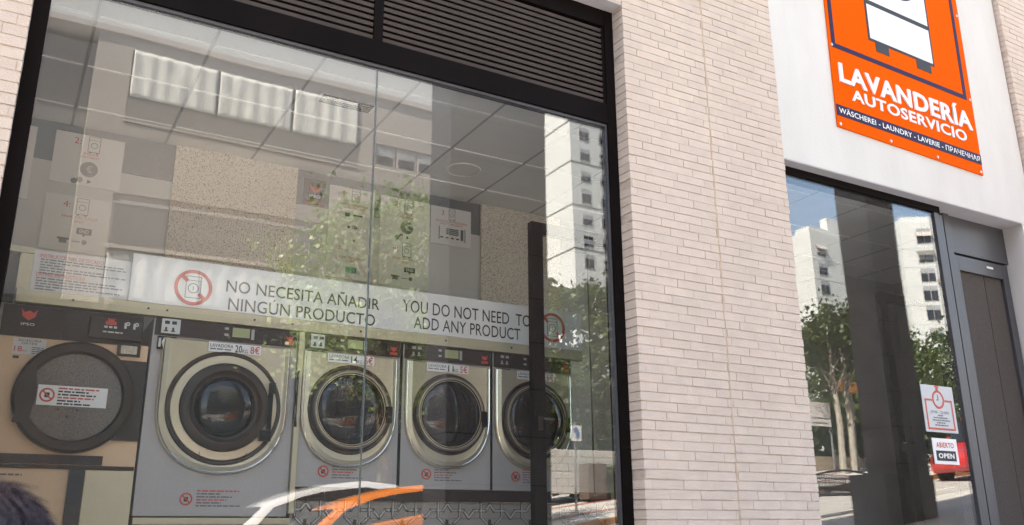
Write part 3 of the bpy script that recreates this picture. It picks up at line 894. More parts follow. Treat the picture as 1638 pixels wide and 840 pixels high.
# ---- stacked dryer
def dryer(dx, label, full):
    t = thing('stacked_dryer', label, 'tumble dryer', (0.4 + dx, FY + .35, 1.30), 'tumble dryers at the left')
    X = lambda v: v + dx
    box('cabinet', M['tan'], t, X(0.0), X(.80 if full else .755), FY, FY + .8, 1.30, 2.70)
    box('header_panel', M['brown'], t, X(0.0), X(.755), FY - .012, FY + .4, 2.692, 2.875)
    hp = MB().prism(fox(X(.135), 2.822, .085), FY - .0145, FY - .0125)
    hp.build('emblem', M['red'], t)
    MB().text('IPSO', X(.10), X(.17), 2.757, 2.772, FY - .0135, .01).build('lettering', M['paper2'], t)
    if full:
        cu = box('coin_unit', M['brown'], t, X(.455), X(.752), FY - .05, FY - .013, 2.715, 2.838, bevel=.006)
        MB().box(X(.54), X(.60), FY - .053, FY - .0505, 2.80, 2.822).prism(fox(X(.57), 2.828, .04), FY - .053, FY - .0505).build('red_symbol', M['red'], cu)
        wm_ = MB()
        for k in range(3):
            wm_.box(X(.535 + k * .026), X(.553 + k * .026), FY - .053, FY - .0505, 2.780, 2.792)
        for k in range(2):
            wm_.box(X(.645 + k * .05), X(.658 + k * .05), FY - .053, FY - .0505, 2.785, 2.82)
            wm_.annulus(X(.664 + k * .05), 2.815, .005, .012, FY - .053, FY - .0505, 16)
        dashes(wm_, X(.53), X(.64), 2.752, .008, FY - .052, 3)
        wm_.build('symbols', M['paper2'], cu)
        ds = box('display', M['ring'], t, X(.625), X(.755), FY - .02, FY - .001, 2.625, 2.70)
        box('screen', M['chrome'], ds, X(.645), X(.735), FY - .023, FY - .0205, 2.638, 2.688)
    cx, cz = X(.43), 2.363
    box('hinge_panel', M['brown'], t, X(.43), X(.80 if full else .755), FY - .018, FY - .001, 2.125, 2.60)
    dr_ = MB().lathe([(.322, FY - .002), (.320, FY - .045), (.305, FY - .060), (.262, FY - .060), (.250, FY - .040), (.250, FY - .02)], cx, cz, 72).build('door_ring', M['ring'], t, smooth=True)
    MB().prism([(cx - .30, cz - .16), (cx - .22, cz - .16), (cx - .20, cz), (cx - .215, cz + .15), (cx - .27, cz + .16)], FY - .064, FY - .030).build('door_grip', M['brown'], dr_)
    MB().lathe([(.253, FY - .028), (.12, FY - .034), (0, FY - .036)], cx, cz, 48).build('door_glass', M['taupe_glass'], dr_, smooth=True)
    stk = box('warning_sticker', M['paper'], t, X(.235), X(.60), FY - .040, FY - .037, 2.305, 2.420)
    nx, nz = X(.285), 2.363
    MB().annulus(nx, nz, .030, .040, FY - .0425, FY - .0402).prism([(nx - .028, nz + .022), (nx - .022, nz + .028), (nx + .028, nz - .022), (nx + .022, nz - .028)], FY - .0425, FY - .0402).build('warning_symbol', M['red'], stk)
    box('warning_pictogram', M['ink'], stk, nx - .013, nx + .013, FY - .042, FY - .0402, nz - .014, nz + .014)
    w1, w2 = MB(), MB()
    for k in range(6):
        dashes(w1 if k in (0, 3) else w2, X(.34), X(.34 + (.22, .16, .20, .19, .12, .18)[k]), 2.400 - .0175 * k, .009, FY - .0415, k + 70)
    w1.build('red_print', M['red'], stk); w2.build('black_print', M['ink'], stk)
    MB().lathe([(.008, FY - .036), (.008, FY - .042), (0, FY - .042)], X(.35), 2.285, 10).lathe([(.008, FY - .036), (.008, FY - .042), (0, FY - .042)], X(.45), 2.285, 10).lathe([(.008, FY - .036), (.008, FY - .042), (0, FY - .042)], X(.40), 2.245, 10).build('bolt', M['ring'], t)
    pl = box('capacity_label', M['paper2'], t, X(.075), X(.245), FY - .004, FY - .001, 2.59, 2.685)
    MB().text('SECADORA', X(.10), X(.22), 2.665, 2.678, FY - .005).text('DRYER', X(.12), X(.20), 2.648, 2.660, FY - .005).build('black_lettering', M['ink'], pl)
    MB().text('18', X(.085), X(.125), 2.605, 2.635, FY - .005, .008).text('KG', X(.128), X(.150), 2.605, 2.617, FY - .005).build('red_lettering', M['red'], pl)
    mb3 = MB()
    for k in range(4):
        dashes(mb3, X(.175), X(.235), 2.63 - k * .011, .005, FY - .005, k)
    mb3.build('small_print', M['ink_grey'], pl)
    box('vent_slot', M['ink'], t, X(.085), X(.115), FY - .003, FY - .0005, 2.565, 2.580)
    box('middle_strip', M['brown'], t, X(0.0), X(.62), FY - .02, FY - .001, 1.982, 2.033)
    box('lower_joint', M['ring'], t, X(0.0), X(.795 if full else .755), FY - .012, FY - .0005, 1.955, 1.978)
    lp = MB()
    dashes(lp, X(.04), X(.22), 1.915, .010, FY - .002, 21)
    lp.build('small_print', M['ink_grey'], t)
    if full:
        box('black_post', M['ink'], t, X(.455), X(.535), FY - .03, FY - .0015, 1.30, 1.953)
        box('side_panel', M['olive'], t, X(.54), X(.797), FY - .008, FY - .0015, 1.30, 1.953)
    MB().lathe([(.322, FY - .002), (.320, FY - .028), (.262, FY - .028), (.250, FY - .02)], X(.30), 1.54, 56, ).build('lower_door_ring', M['ring'], t, smooth=True) if not full else None
    return t
dryer(-0.05, 'tan stacked dryer with a big dark round door left of the washers', True)
dryer(-0.83, 'tan stacked dryer cut off by the left edge of the window frame', False)

# plinth under the washers with patterned tiles
pl = thing('tiled_plinth', 'low plinth of patterned cement tiles under the washing machines', 'plinth', (2.4, FY + .3, FZ))
box('plinth_body', M['tile'], pl, .81, 4.2, FY + .03, FY + .78, FZ, 1.69)
box('plinth_upper', M['tile'], pl, 1.70, 4.2, FY + .03, FY + .78, 1.691, 1.80)
box('skirting', M['brown'], pl, 1.70, 4.2, FY + .005, FY + .029, 1.805, 1.883)
box('skirting_ledge', M['olive'], pl, .77, 1.695, FY - .01, FY + .028, 1.655, 1.692)
ln, bnd = MB(), MB()
def seg(mb, p, q, w_, y):
    p, q = Vector((p[0], p[1])), Vector((q[0], q[1]))
    d = (q - p).normalized() * w_ / 2
    n_ = Vector((-d.y, d.x))
    mb.prism([tuple(p - d + n_), tuple(p - d - n_), tuple(q + d - n_), tuple(q + d + n_)], y, FY + .0295)
PT = 0.168
for k in range(0, 16):
    bx = 1.55 + k * PT
    for rowz in (1.60,):
        P_ = [(bx, 1.80), (bx, 1.745), (bx + PT * .33, 1.70), (bx + PT * .5, 1.715), (bx + PT * .67, 1.70), (bx + PT, 1.745)]
        odd = k % 2
        if odd:
            P_ = [(bx, 1.745), (bx + PT * .3, 1.745), (bx + PT * .5, 1.79), (bx + PT * .7, 1.745), (bx + PT, 1.745)]
        else:
            P_ = [(bx, 1.745), (bx + PT * .25, 1.745), (bx + PT * .5, 1.695), (bx + PT * .75, 1.745), (bx + PT, 1.745)]
        for p, q in zip(P_, P_[1:]):
            seg(ln, p, q, .020, FY + .026)
            seg(bnd, p, q, .012, FY + .0245)
        for xx in (bx + PT * .08, ):
            for p, q in (((xx, 1.80), (xx, 1.70)), ((xx, 1.70), (xx + .05 * (1 if odd else -1), 1.655)), ((xx + .05 * (1 if odd else -1), 1.655), (xx + .05 * (1 if odd else -1), 1.55))):
                seg(ln, p, q, .018, FY + .0265)
                seg(bnd, p, q, .010, FY + .025)
        if odd:
            ln.box(bx + PT * .36, bx + PT * .64, FY + .026, FY + .0295, 1.615, 1.655)
            ln.box(bx + PT * .44, bx + PT * .56, FY + .026, FY + .0295, 1.655, 1.685)
ln.build('dark_pattern', M['tile_line'], pl)
bnd.build('pale_pattern', M['tile_band'], pl)

# ---- board over the machines
bo = thing('notice_board', 'long white board over the machines saying no product is needed', 'notice board', (2.0, FY, 2.96))
box('board', M['paper'], bo, 0.60, 3.95, FY - .02, FY + .03, 2.968, 3.272)
box('lower_trim', M['olive'], bo, 0.0, 3.95, FY - .03, FY + .05, 2.890, 2.965, bevel=.004)
BYF = FY - .0225
MB().text('NO NECESITA AÑADIR', 1.176, 2.232, 3.098, 3.176, BYF, .004).text('NINGÚN PRODUCTO', 1.197, 2.204, 2.980, 3.060, BYF, .004).text('YOU DO NOT NEED  TO', 2.408, 3.474, 3.110, 3.200, BYF, .004).text('ADD ANY PRODUCT', 2.498, 3.383, 2.998, 3.085, BYF, .004).build('lettering', M['ink'], bo)
for cx_, cz_ in ((0.972, 3.098), (3.675, 3.128)):
    mb = MB().annulus(cx_, cz_, .095, .116, BYF - .001, FY - .0205)
    for s in (-1, 1):
        pass
    mb.prism([(cx_ - .080, cz_ + .062), (cx_ - .062, cz_ + .080), (cx_ - .030, cz_ + .045), (cx_ - .045, cz_ + .030)], BYF - .001, FY - .0205)
    mb.prism([(cx_ + .045, cz_ - .030), (cx_ + .030, cz_ - .045), (cx_ + .062, cz_ - .080), (cx_ + .080, cz_ - .062)], BYF - .001, FY - .0205)
    pr = mb.build('prohibition_symbol', M['red'], bo)
    wmb = MB()
    for (u0, u1, v0, v1) in ((-.045, .045, -.070, -.066), (-.045, .045, .070, .074), (-.047, -.043, -.07, .074), (.043, .047, -.07, .074), (-.045, .045, .044, .047)):
        wmb.box(cx_ + u0, cx_ + u1, BYF, FY - .0205, cz_ + v0, cz_ + v1)
    wmb.annulus(cx_, cz_ - .005, .028, .033, BYF, FY - .0205, 28)
    wmb.box(cx_ - .002, cx_ + .002, BYF, FY - .0205, cz_ - .02, cz_ + .008)
    wmb.build('washer_outline', M['ink_grey'], pr)
sc_ = MB()
for xx in (.30, .72, .83, 1.37, 1.62, 2.1, 2.75, 3.3):
    sc_.lathe([(.007, FY - .030), (.007, FY - .034), (0, FY - .034)], xx, 2.93, 10)
sc_.build('screw', M['ring'], bo)
ins = thing('drying_instructions', 'pale sheet of drying instructions above the tan dryer', 'notice', (0.3, FY, 2.97))
box('sheet', M['paper2'], ins, .065, .598, FY - .012, FY + .02, 2.968, 3.215)
MB().text('INSTRUCCIONES DE SECADO', .095, .44, 3.172, 3.194, FY - .014, .004).text('DRYING INSTRUCTIONS', .088, .35, 3.058, 3.080, FY - .014, .004).build('red_lettering', M['red'], ins)
mb = MB()
for k, e in enumerate((.56, .57, .22, .45, .57, .24)):
    dashes(mb, .10, e, 3.157 - k * .0165, .008, FY - .0135, k + 90)
for k, e in enumerate((.52, .56, .42, .55, .20)):
    dashes(mb, .09, e, 3.042 - k * .0165, .008, FY - .0135, k + 100)
mb.build('print', M['ink_grey'], ins)
tf = thing('machine_surround', 'olive metal surround framing the wall left of the drying instructions', 'frame', (0.0, FY, 2.88))
box('upright', M['olive'], tf, -.005, .062, FY - .015, FY + .05, 2.966, 3.185)
box('top_bar', M['olive'], tf, -.95, .062, FY - .02, FY + .05, 3.187, 3.222)
box('infill', M['brown'], tf, -.95, -.008, FY + .01, FY + .04, 2.89, 3.185)

# ================================================================== POSTERS ON THE BACK WALL
PY = BY - 0.012
def pict_washer(mb, cx, zc, w_, h_, y):
    for (u0, u1, v0, v1) in ((-.5, .5, -.5, -.47), (-.5, .5, .47, .5), (-.5, -.45, -.5, .5), (.45, .5, -.5, .5), (-.5, .5, .27, .29), (-.4, -.2, -.56, -.5), (.2, .4, -.56, -.5)):
        mb.box(cx + u0 * w_, cx + u1 * w_, y, y + .002, zc + v0 * h_, zc + v1 * h_)
    mb.annulus(cx, zc - .06 * h_, .24 * w_, .29 * w_, y, y + .002, 24)
def poster(px, label, draw, thick=.01):
    a, b, c, d = px
    t = thing('wall_poster', label, 'poster', ((a + b) / 2, PY, c), 'how-to posters on the back wall')
    box('sheet', M['paper'], t, a, b, PY, PY + thick, c, d)
    bk, rd, gr_ = MB(), MB(), MB()
    draw(a, b, c, d, bk, rd, gr_, t)
    for mb, nm, m in ((bk, 'black_print', M['ink']), (rd, 'red_lettering', M['red']), (gr_, 'grey_pictogram', M['ink_grey'])):
        if len(mb.bm.verts):
            mb.build(nm, m, t)
    return t
PF = PY - .0025
def tri(mb, x, z, s):
    mb.prism([(x - s, z - s), (x + s, z), (x - s, z + s)], PF, PY - .0005)
def d2(a, b, c, d, bk, rd, g, t):
    W_ = b - a; H_ = d - c
    rd.text('2:', a + W_ * .27, a + W_ * .37, c + H_ * .80, c + H_ * .92, PF)
    pict_washer(g, a + W_ * .56, c + H_ * .83, .085, .13, PF)
    rd.text('PAGAR', a + W_ * .43, a + W_ * .64, c + H_ * .605, c + H_ * .65, PF).text('PAYMENT', a + W_ * .40, a + W_ * .66, c + H_ * .54, c + H_ * .585, PF)
    g.lathe([(.062, PY - .0005), (.062, PF), (0, PF)], a + W_ * .53, c + H_ * .33, 32)
    eu = MB().text('€', a + W_ * .49, a + W_ * .57, c + H_ * .27, c + H_ * .39, PF - .0012, .01).build('euro_symbol', M['paper'], t)
    g.lathe([(.022, PY - .0005), (.022, PF), (0, PF)], a + W_ * .34, c + H_ * .07, 16).lathe([(.022, PY - .0005), (.022, PF), (0, PF)], a + W_ * .42, c + H_ * .11, 16)
    tri(bk, a + W_ * .56, c + H_ * .09, .016)
def d4(a, b, c, d, bk, rd, g, t):
    W_ = b - a; H_ = d - c
    rd.text('4:', a + W_ * .26, a + W_ * .36, c + H_ * .79, c + H_ * .90, PF)
    pict_washer(g, a + W_ * .54, c + H_ * .83, .085, .13, PF)
    rd.text('FINAL DEL CICLO', a + W_ * .26, a + W_ * .78, c + H_ * .60, c + H_ * .645, PF).text('END', a + W_ * .46, a + W_ * .58, c + H_ * .525, c + H_ * .57, PF)
    bk.box(a + W_ * .50, a + W_ * .72, PF, PY - .0005, c + H_ * .33, c + H_ * .44)
    bk.prism([(a + W_ * .58, c + H_ * .33), (a + W_ * .64, c + H_ * .33), (a + W_ * .61, c + H_ * .285)], PF, PY - .0005)
    MB().text('END', a + W_ * .54, a + W_ * .68, c + H_ * .355, c + H_ * .415, PF - .0012, .01).build('white_lettering', M['paper'], t)
    g.box(a + W_ * .27, a + W_ * .38, PF, PY - .0005, c + H_ * .14, c + H_ * .235).box(a + W_ * .24, a + W_ * .41, PF, PY - .0005, c + H_ * .20, c + H_ * .235)
    g.box(a + W_ * .45, a + W_ * .57, PF, PY - .0005, c + H_ * .18, c + H_ * .195).lathe([(.018, PY - .0005), (.018, PF), (0, PF)], a + W_ * .63, c + H_ * .19, 14)
def d13(a, b, c, d, bk, rd, g, t):
    W_ = b - a; H_ = d - c
    rd.text('1:', a + W_ * .30, a + W_ * .38, c + H_ * .90, c + H_ * .96, PF)
    pict_washer(g, a + W_ * .58, c + H_ * .93, .075, .12, PF)
    rd.text('CARGAR Y PROGRAMAR', a + W_ * .24, a + W_ * .86, c + H_ * .80, c + H_ * .822, PF).text('LOAD MACHINE', a + W_ * .32, a + W_ * .78, c + H_ * .77, c + H_ * .792, PF)
    bk.box(a + W_ * .36, a + W_ * .46, PF, PY - .0005, c + H_ * .68, c + H_ * .72).box(a + W_ * .54, a + W_ * .74, PF, PY - .0005, c + H_ * .695, c + H_ * .71)
    tri(bk, a + W_ * .46, c + H_ * .565, .014); tri(bk, a + W_ * .64, c + H_ * .565, .014)
    g.box(a + W_ * .52, a + W_ * .60, PF, PY - .0005, c + H_ * .55, c + H_ * .585)
    bk.prism([(a + W_ * .54, c + H_ * .43), (a + W_ * .62, c + H_ * .43), (a + W_ * .58, c + H_ * .40)], PF, PY - .0005)
    rd.text('3:', a + W_ * .24, a + W_ * .33, c + H_ * .31, c + H_ * .37, PF)
    rd.text('ELEGIR PROGRAMA', a + W_ * .20, a + W_ * .86, c + H_ * .215, c + H_ * .24, PF).text('START', a + W_ * .42, a + W_ * .62, c + H_ * .18, c + H_ * .205, PF)
    MB().box(a + W_ * .42, a + W_ * .66, PF, PY - .0005, c + H_ * .07, c + H_ * .13).build('green_label', M['green'], t)
def d24(a, b, c, d, bk, rd, g, t):
    h2 = c + (d - c) * .5
    d2(a, b, h2 + .01, d, bk, rd, g, t)
    d4(a, b, c, h2, bk, rd, g, t)
def d3(a, b, c, d, bk, rd, g, t):
    W_ = b - a; H_ = d - c
    rd.text('3', a + W_ * .26, a + W_ * .32, c + H_ * .78, c + H_ * .91, PF)
    pict_washer(g, a + W_ * .52, c + H_ * .83, .065, .11, PF)
    rd.text('SELECCIONAR PROGRAMA', a + W_ * .12, a + W_ * .90, c + H_ * .60, c + H_ * .65, PF).text('SELECT PROGRAM', a + W_ * .24, a + W_ * .78, c + H_ * .53, c + H_ * .58, PF)
    for k in range(4):
        bk.box(a + W_ * .38, a + W_ * .44, PF, PY - .0005, c + H_ * (.42 - .045 * k), c + H_ * (.445 - .045 * k))
        g.box(a + W_ * .45, a + W_ * .69, PF, PY - .0005, c + H_ * (.412 - .045 * k), c + H_ * (.446 - .045 * k))
        bk.box(a + W_ * (.24 + .13 * k), a + W_ * (.31 + .13 * k), PF, PY - .0005, c + H_ * .175, c + H_ * .21)
    g.box(a + W_ * .74, a + W_ * .81, PF, PY - .0005, c + H_ * .17, c + H_ * .46)
    g.box(a + W_ * .20, a + W_ * .22, PF, PY - .0005, c + H_ * .13, c + H_ * .48).box(a + W_ * .84, a + W_ * .86, PF, PY - .0005, c + H_ * .13, c + H_ * .48)
poster((.095, .578, 4.125, 4.538), 'white poster with a big euro symbol, step 2, above the dryer', d2)
poster((.092, .560, 3.60, 4.03), 'white poster with a black END bubble, step 4, just above the drying instructions', d4)
poster((2.243, 2.66, 3.68, 4.512), 'tall white poster with a green label, right of the black logo plaque', d13)
poster((2.722, 3.203, 3.68, 4.505), 'tall white poster with steps 2 and 4, between two other posters', d24)
poster((3.212, 3.627, 4.135, 4.50), 'square white poster showing a control panel, left of the right speckled wall strip', d3)
o = thing('wall_poster', 'plain white poster edge beside the left window frame', 'poster', (-.3, PY, 3.9), 'how-to posters on the back wall')
box('sheet', M['paper'], o, -.55, -.030, PY, PY + .01, 3.95, 4.53)
lgp = thing('logo_plaque', 'black plaque with a red emblem hanging on the back wall', 'plaque', (2.11, PY, 4.3))
box('plaque_board', M['ink'], lgp, 2.018, 2.204, PY - .004, PY + .01, 4.318, 4.53)
box('red_edge', M['red'], lgp, 2.018, 2.204, PY - .004, PY + .01, 4.305, 4.317)
MB().prism(fox(2.111, 4.445, .105), PY - .008, PY - .0045).build('emblem', M['red'], lgp)
MB().text('IPSO', 2.06, 2.163, 4.362, 4.387, PY - .0065, .02).build('lettering', M['signwhite'], lgp)
# ceiling fittings
vt = thing('ceiling_vent', 'slotted dark air vent in the suspended ceiling', 'vent', (1.89, 1.2, CZ))
box('vent_frame', M['tbar'], vt, 1.68, 2.10, 1.13, 1.29, CZ - .012, CZ - .008)
mb = MB()
for k in range(5):
    mb.box(1.70, 2.08, 1.145 + k * .028, 1.160 + k * .028, CZ - .017, CZ - .0125)
mb.build('vent_slats', M['ink'], vt)
dl = thing('ceiling_downlight', 'round unlit recessed light in the suspended ceiling', 'light', (3.2, 1.92, CZ))
MB().vlathe([(.16, CZ - .001), (.155, CZ - .012), (.13, CZ - .012), (.125, CZ - .003)], 3.2, 1.92, 32).build('trim_ring', M['ceiling'], dl, smooth=True)
MB().vlathe([(.124, CZ - .001), (.124, CZ - .006)], 3.2, 1.92, 32).build('lens', M['ceiling'], dl)

# ---- inner glazed doors
def inner_door(x0, x1, z0, z1, Y, label):
    t = thing('inner_door', label, 'door', ((x0 + x1) / 2, Y, z0))
    mb = MB().box(x0, x0 + .095, Y, Y + .06, z0, z1).box(x1 - .095, x1, Y, Y + .06, z0, z1).box(x0 + .096, x1 - .096, Y + .001, Y + .06, z1 - .085, z1)
    mb.box(x0 + .096, x1 - .096, Y + .001, Y + .06, z0, z0 + .12)
    mb.build('frame', M['black_frame'], t, bevel=.003)
    box('glass_pane', M['glass'], t, x0 + .097, x1 - .097, Y + .025, Y + .033, z0 + .121, z1 - .086)
    MB().box(x0 + .03, x0 + .065, Y - .012, Y - .0005, 2.27, 2.36).build('lock_plate', M['ring'], t)
    MB().tube([(x0 + .048, Y - .012, 2.34), (x0 + .048, Y - .05, 2.34), (x0 + .13, Y - .055, 2.34)], .009).build('handle', M['chrome'], t, smooth=True)
inner_door(3.205, 4.22, FZ, 3.785, .80, 'black framed glass door standing in front of the end washers')
inner_door(7.02, 7.98, FZ, 3.74, .80, 'black framed glass door deep behind the side window')

# ================================================================== ACROSS THE STREET (seen mirrored in the glass)
# ---- stone pillars
def pillar(x0, x1, y0, y1, z0, z1, th, label, base=None):
    t = thing('stone_pillar', label, 'pillar', ((x0 + x1) / 2, (y0 + y1) / 2, z0), 'dark stone pillars by the kerb')
    box('core', M['joint'], t, x0 + .008, x1 - .008, y0 + .008, y1 - .008, z0, z1)
    mb = MB()
    z = z0
    while z < z1 - .02:
        mb.box(x0, x1, y0, y1, z + .006, min(z + th, z1) - .006)
        z += th
    mb.build('cladding', M['stone'], t, bevel=.002)
    if base:
        mb = MB().box(base[0], base[1], y0 - .02, y1 + .02, z0 - .2, base[2] - .62).box(base[0], base[1], y0 - .02, y1 + .02, base[2] - .612, base[2])
        mb.build('base', M['stone'], t, bevel=.004)
    return t
PYF = 0.3 - 4.4
PK = 8.84 / 10.04
pillar(4.87 * PK, 6.40 * PK, PYF - .58, PYF, -.1, 10.0, .55, 'broad dark stone pillar mirrored in the large window')
pillar(13.44 * PK, 14.22 * PK, PYF - .58, PYF, .9, 10.0, .55, 'slim dark stone pillar with a wider base, mirrored in the side window', (12.98 * PK, 14.28 * PK, 1.6 + .895 * PK))

# ---- near tree and other trees
M['leaf_near'] = leaf_mat('plane_leaf', (0.24, 0.31, 0.16))
M['leaf_far'] = leaf_mat('street_tree_leaf', (0.09, 0.125, 0.04))
M['leaf_dark'] = leaf_mat('dark_leaf', (0.065, 0.09, 0.032))
M['bark'] = mat('bark', (0.13, 0.105, 0.08), 0.9, var=0.25, vscale=8, bump=.5, bscale=30)
def tree(name, label, loc, H, crown, cz, leafsize, n, m, seed, group=None, cat='tree', nclump=34, spread=1.0):
    r = random.Random(seed)
    t = thing(name, label, cat, loc, group)
    L = Vector(loc)
    tr_ = MB()
    top = L + Vector((r.uniform(-.2, .2), r.uniform(-.2, .2), cz))
    k = crown[0]
    tr_.tube([L + Vector((0, 0, -.3)), L + Vector((.03, .02, cz * .35)), L + (top - L) * .7, top, top + Vector((0, 0, crown[2] * .6))], [.055 * H ** .6, .045 * H ** .6, .036 * H ** .6, .022 * H ** .6, .008], 8)
    lf_ = MB()
    bm = lf_.bm
    for c in range(nclump):
        while True:
            u = Vector((r.uniform(-1, 1), r.uniform(-1, 1), r.uniform(-1, 1)))
            if .25 < u.length < 1: break
        p = top + Vector((u.x * crown[0], u.y * crown[1], u.z * crown[2]))
        if c % 2 == 0:
            s_ = L + (top - L) * r.uniform(.55, 1.0)
            mid = (s_ + p) / 2 + Vector((0, 0, -.06 * H * r.random()))
            tr_.tube([s_, mid, p], [.016 * H ** .6, .010 * H ** .6, .004], 5)
        cr = crown[0] * r.uniform(.20, .42) * spread
        for q in range(n // nclump):
            v = Vector((r.gauss(0, .55), r.gauss(0, .55), r.gauss(0, .45))) * cr
            nn = Vector((r.uniform(-1, 1), r.uniform(-1, 1), r.uniform(-.2, 1.2))).normalized()
            a_ = nn.orthogonal().normalized()
            a_.rotate(Matrix.Rotation(r.uniform(0, 6.28), 3, nn))
            b_ = nn.cross(a_)
            s = leafsize * r.uniform(.6, 1.3)
            o = p + v
            f = [o - a_ * s * .5, o + b_ * s * .38 - a_ * s * .05, o + a_ * s * .55, o - b_ * s * .38 - a_ * s * .05]
            bm.faces.new([bm.verts.new(x) for x in f])
    tr_.build('trunk', M['bark'], t, smooth=True)
    lf_.build('crown', m, t)
    return t
tp = mir(622, 478, 12.0)
tree('plane_tree', 'leafy young plane tree mirrored over the middle of the large window', (tp.x, tp.y, gz(tp.x, tp.y)), 8, (2.25, 2.0, 2.2), tp.z - gz(tp.x, tp.y), .115, 14000, M['leaf_near'], 4, nclump=120, spread=.72)
def far_tree(px, py, Yv, label, H, crown, n, m, seed, ls=.3):
    p = mir(px, py, Yv)
    return tree('street_tree', label, (p.x, p.y, gz(p.x, p.y) - .2), H, crown, p.z - gz(p.x, p.y) + .2, ls, n, m, seed, 'street trees beyond the road')
far_tree(905, 560, 26, 'bushy green tree mirrored behind the blue and white street sign', 9, (2.0, 2.0, 2.9), 6500, M['leaf_far'], 21, .26)
far_tree(985, 585, 25, 'bushy green tree mirrored against the right window frame', 9, (2.4, 2.2, 3.6), 8500, M['leaf_far'], 22, .24)
far_tree(1310, 605, 36, 'dark green tree mirrored between the brick pier and the slim pillar', 10, (5.2, 4.0, 3.4), 8000, M['leaf_far'], 23, .30)
far_tree(1385, 600, 40, 'dark green tree mirrored behind the slim pillar', 10, (4.5, 4.0, 3.4), 6000, M['leaf_dark'], 24, .30)
far_tree(1480, 615, 36, 'broad pale green tree mirrored above the hours notice', 10, (5.0, 4.0, 3.8), 8000, M['leaf_far'], 25, .30)
far_tree(1570, 600, 34, 'broad green tree standing furthest up the street', 10, (5.0, 4.0, 4.2), 4200, M['leaf_far'], 26, .34)

# ---- hedge on a low block wall
def hedge(x0, x1, y0, y1, zf, h, label, n, seed):
    r = random.Random(seed)
    mb = MB()
    for q in range(n):
        x = r.uniform(x0, x1); y = r.uniform(y0, y1)
        z = zf(x, y) + h * (r.random() ** .7) + .08 * math.sin(x * 3)
        nn = Vector((r.uniform(-1, 1), r.uniform(-.4, 1.4), r.uniform(-.2, 1.2))).normalized()
        a_ = nn.orthogonal().normalized(); a_.rotate(Matrix.Rotation(r.uniform(0, 6.28), 3, nn)); b_ = nn.cross(a_)
        s = r.uniform(.09, .2); o = Vector((x, y, z))
        mb.quad([o - a_ * s, o + b_ * s * .7, o + a_ * s, o - b_ * s * .7])
    o = mb.build('clipped_hedge', M['leaf_dark'])
    return tag(o, label, 'hedge')
M['block'] = mat('tan_block', (0.40, 0.33, 0.24), 0.9, var=.12, vscale=2, island=.15, bump=.3, bscale=20)
M['block_white'] = mat('whitewashed_block', (0.66, 0.66, 0.63), 0.85, var=.06, vscale=2, island=.08, bump=.25, bscale=20)
M['block_mortar'] = mat('block_mortar', (0.20, 0.17, 0.14), 0.95)
def block_wall(x0, x1, Y, zt, rows, bw_, bh, label, m):
    t = thing('block_wall', label, 'wall', ((x0 + x1) / 2, Y, zt - rows * bh))
    mb = MB(); r = random.Random(int(x0 * 7))
    for i in range(rows):
        x = x0 - (bw_ / 2 if i % 2 else 0)
        while x < x1:
            a_, b_ = max(x, x0), min(x + bw_ - .02, x1)
            x += bw_
            if b_ - a_ > .03:
                mb.box(a_, b_, Y - .1, Y + r.uniform(0, .01), zt - (i + 1) * bh + .015, zt - i * bh)
    mb.build('blocks', m, t)
    box('mortar', M['block_mortar'], t, x0, x1, Y - .15, Y - .008, zt - rows * bh, zt - .005)
    return t
block_wall(21.0, 42.0, .3 - 17, 3.98, 4, .34, .155, 'tan block retaining wall below the clipped hedge', M['block'])
hedge(21.0, 42.0, .3 - 18.4, .3 - 17.2, lambda x, y: 3.8, 2.2, 'clipped green hedge growing above the tan block wall', 9000, 5)
block_wall(11.2, 19.5, .3 - 16, 3.75, 6, .40, .20, 'whitewashed block wall mirrored at the right edge of the large window', M['block_white'])
p0 = mir(933, 745, 15.6)
ut = thing('brown_cabinet', 'brown street cabinet standing in front of the whitewashed block wall', 'cabinet', (14.6, -15.4, gz(14.6, -15.4)))
M['cabinet'] = mat('brown_cabinet', (0.12, 0.09, 0.07), .6, var=.1)
box('cabinet_body', M['cabinet'], ut, 13.9, 14.5, -15.65, -15.2, gz(14.6, -15.4), gz(14.6, -15.4) + .95, bevel=.01)
box('cabinet_door', M['cabinet'], ut, 13.95, 14.45, -15.198, -15.18, gz(14.6, -15.4) + .08, gz(14.6, -15.4) + .88)
box('handle', M['ink'], ut, 14.38, 14.41, -15.179, -15.16, gz(14.6, -15.4) + .45, gz(14.6, -15.4) + .56)
o = MB()
for q in range(900):
    x = rnd.uniform(14.6, 15.2); y = rnd.uniform(-15.7, -15.2); z = gz(15, -15.5) + rnd.random() ** 1.3 * .8
    nn = Vector((rnd.uniform(-1, 1), rnd.uniform(-1, 1), rnd.uniform(0, 1))).normalized(); a_ = nn.orthogonal(); b_ = nn.cross(a_); s = .07
    o.quad([Vector((x, y, z)) - a_ * s, Vector((x, y, z)) + b_ * s, Vector((x, y, z)) + a_ * s, Vector((x, y, z)) - b_ * s])
tag(o.build('low_shrub', M['leaf_far']), 'low shrub beside the brown street cabinet', 'shrub')

hedge(11.3, 20.5, .3 - 17.4, .3 - 16.2, lambda x, y: 2.6, 3.1, 'loose dark hedge growing behind the whitewashed block wall', 8000, 8)
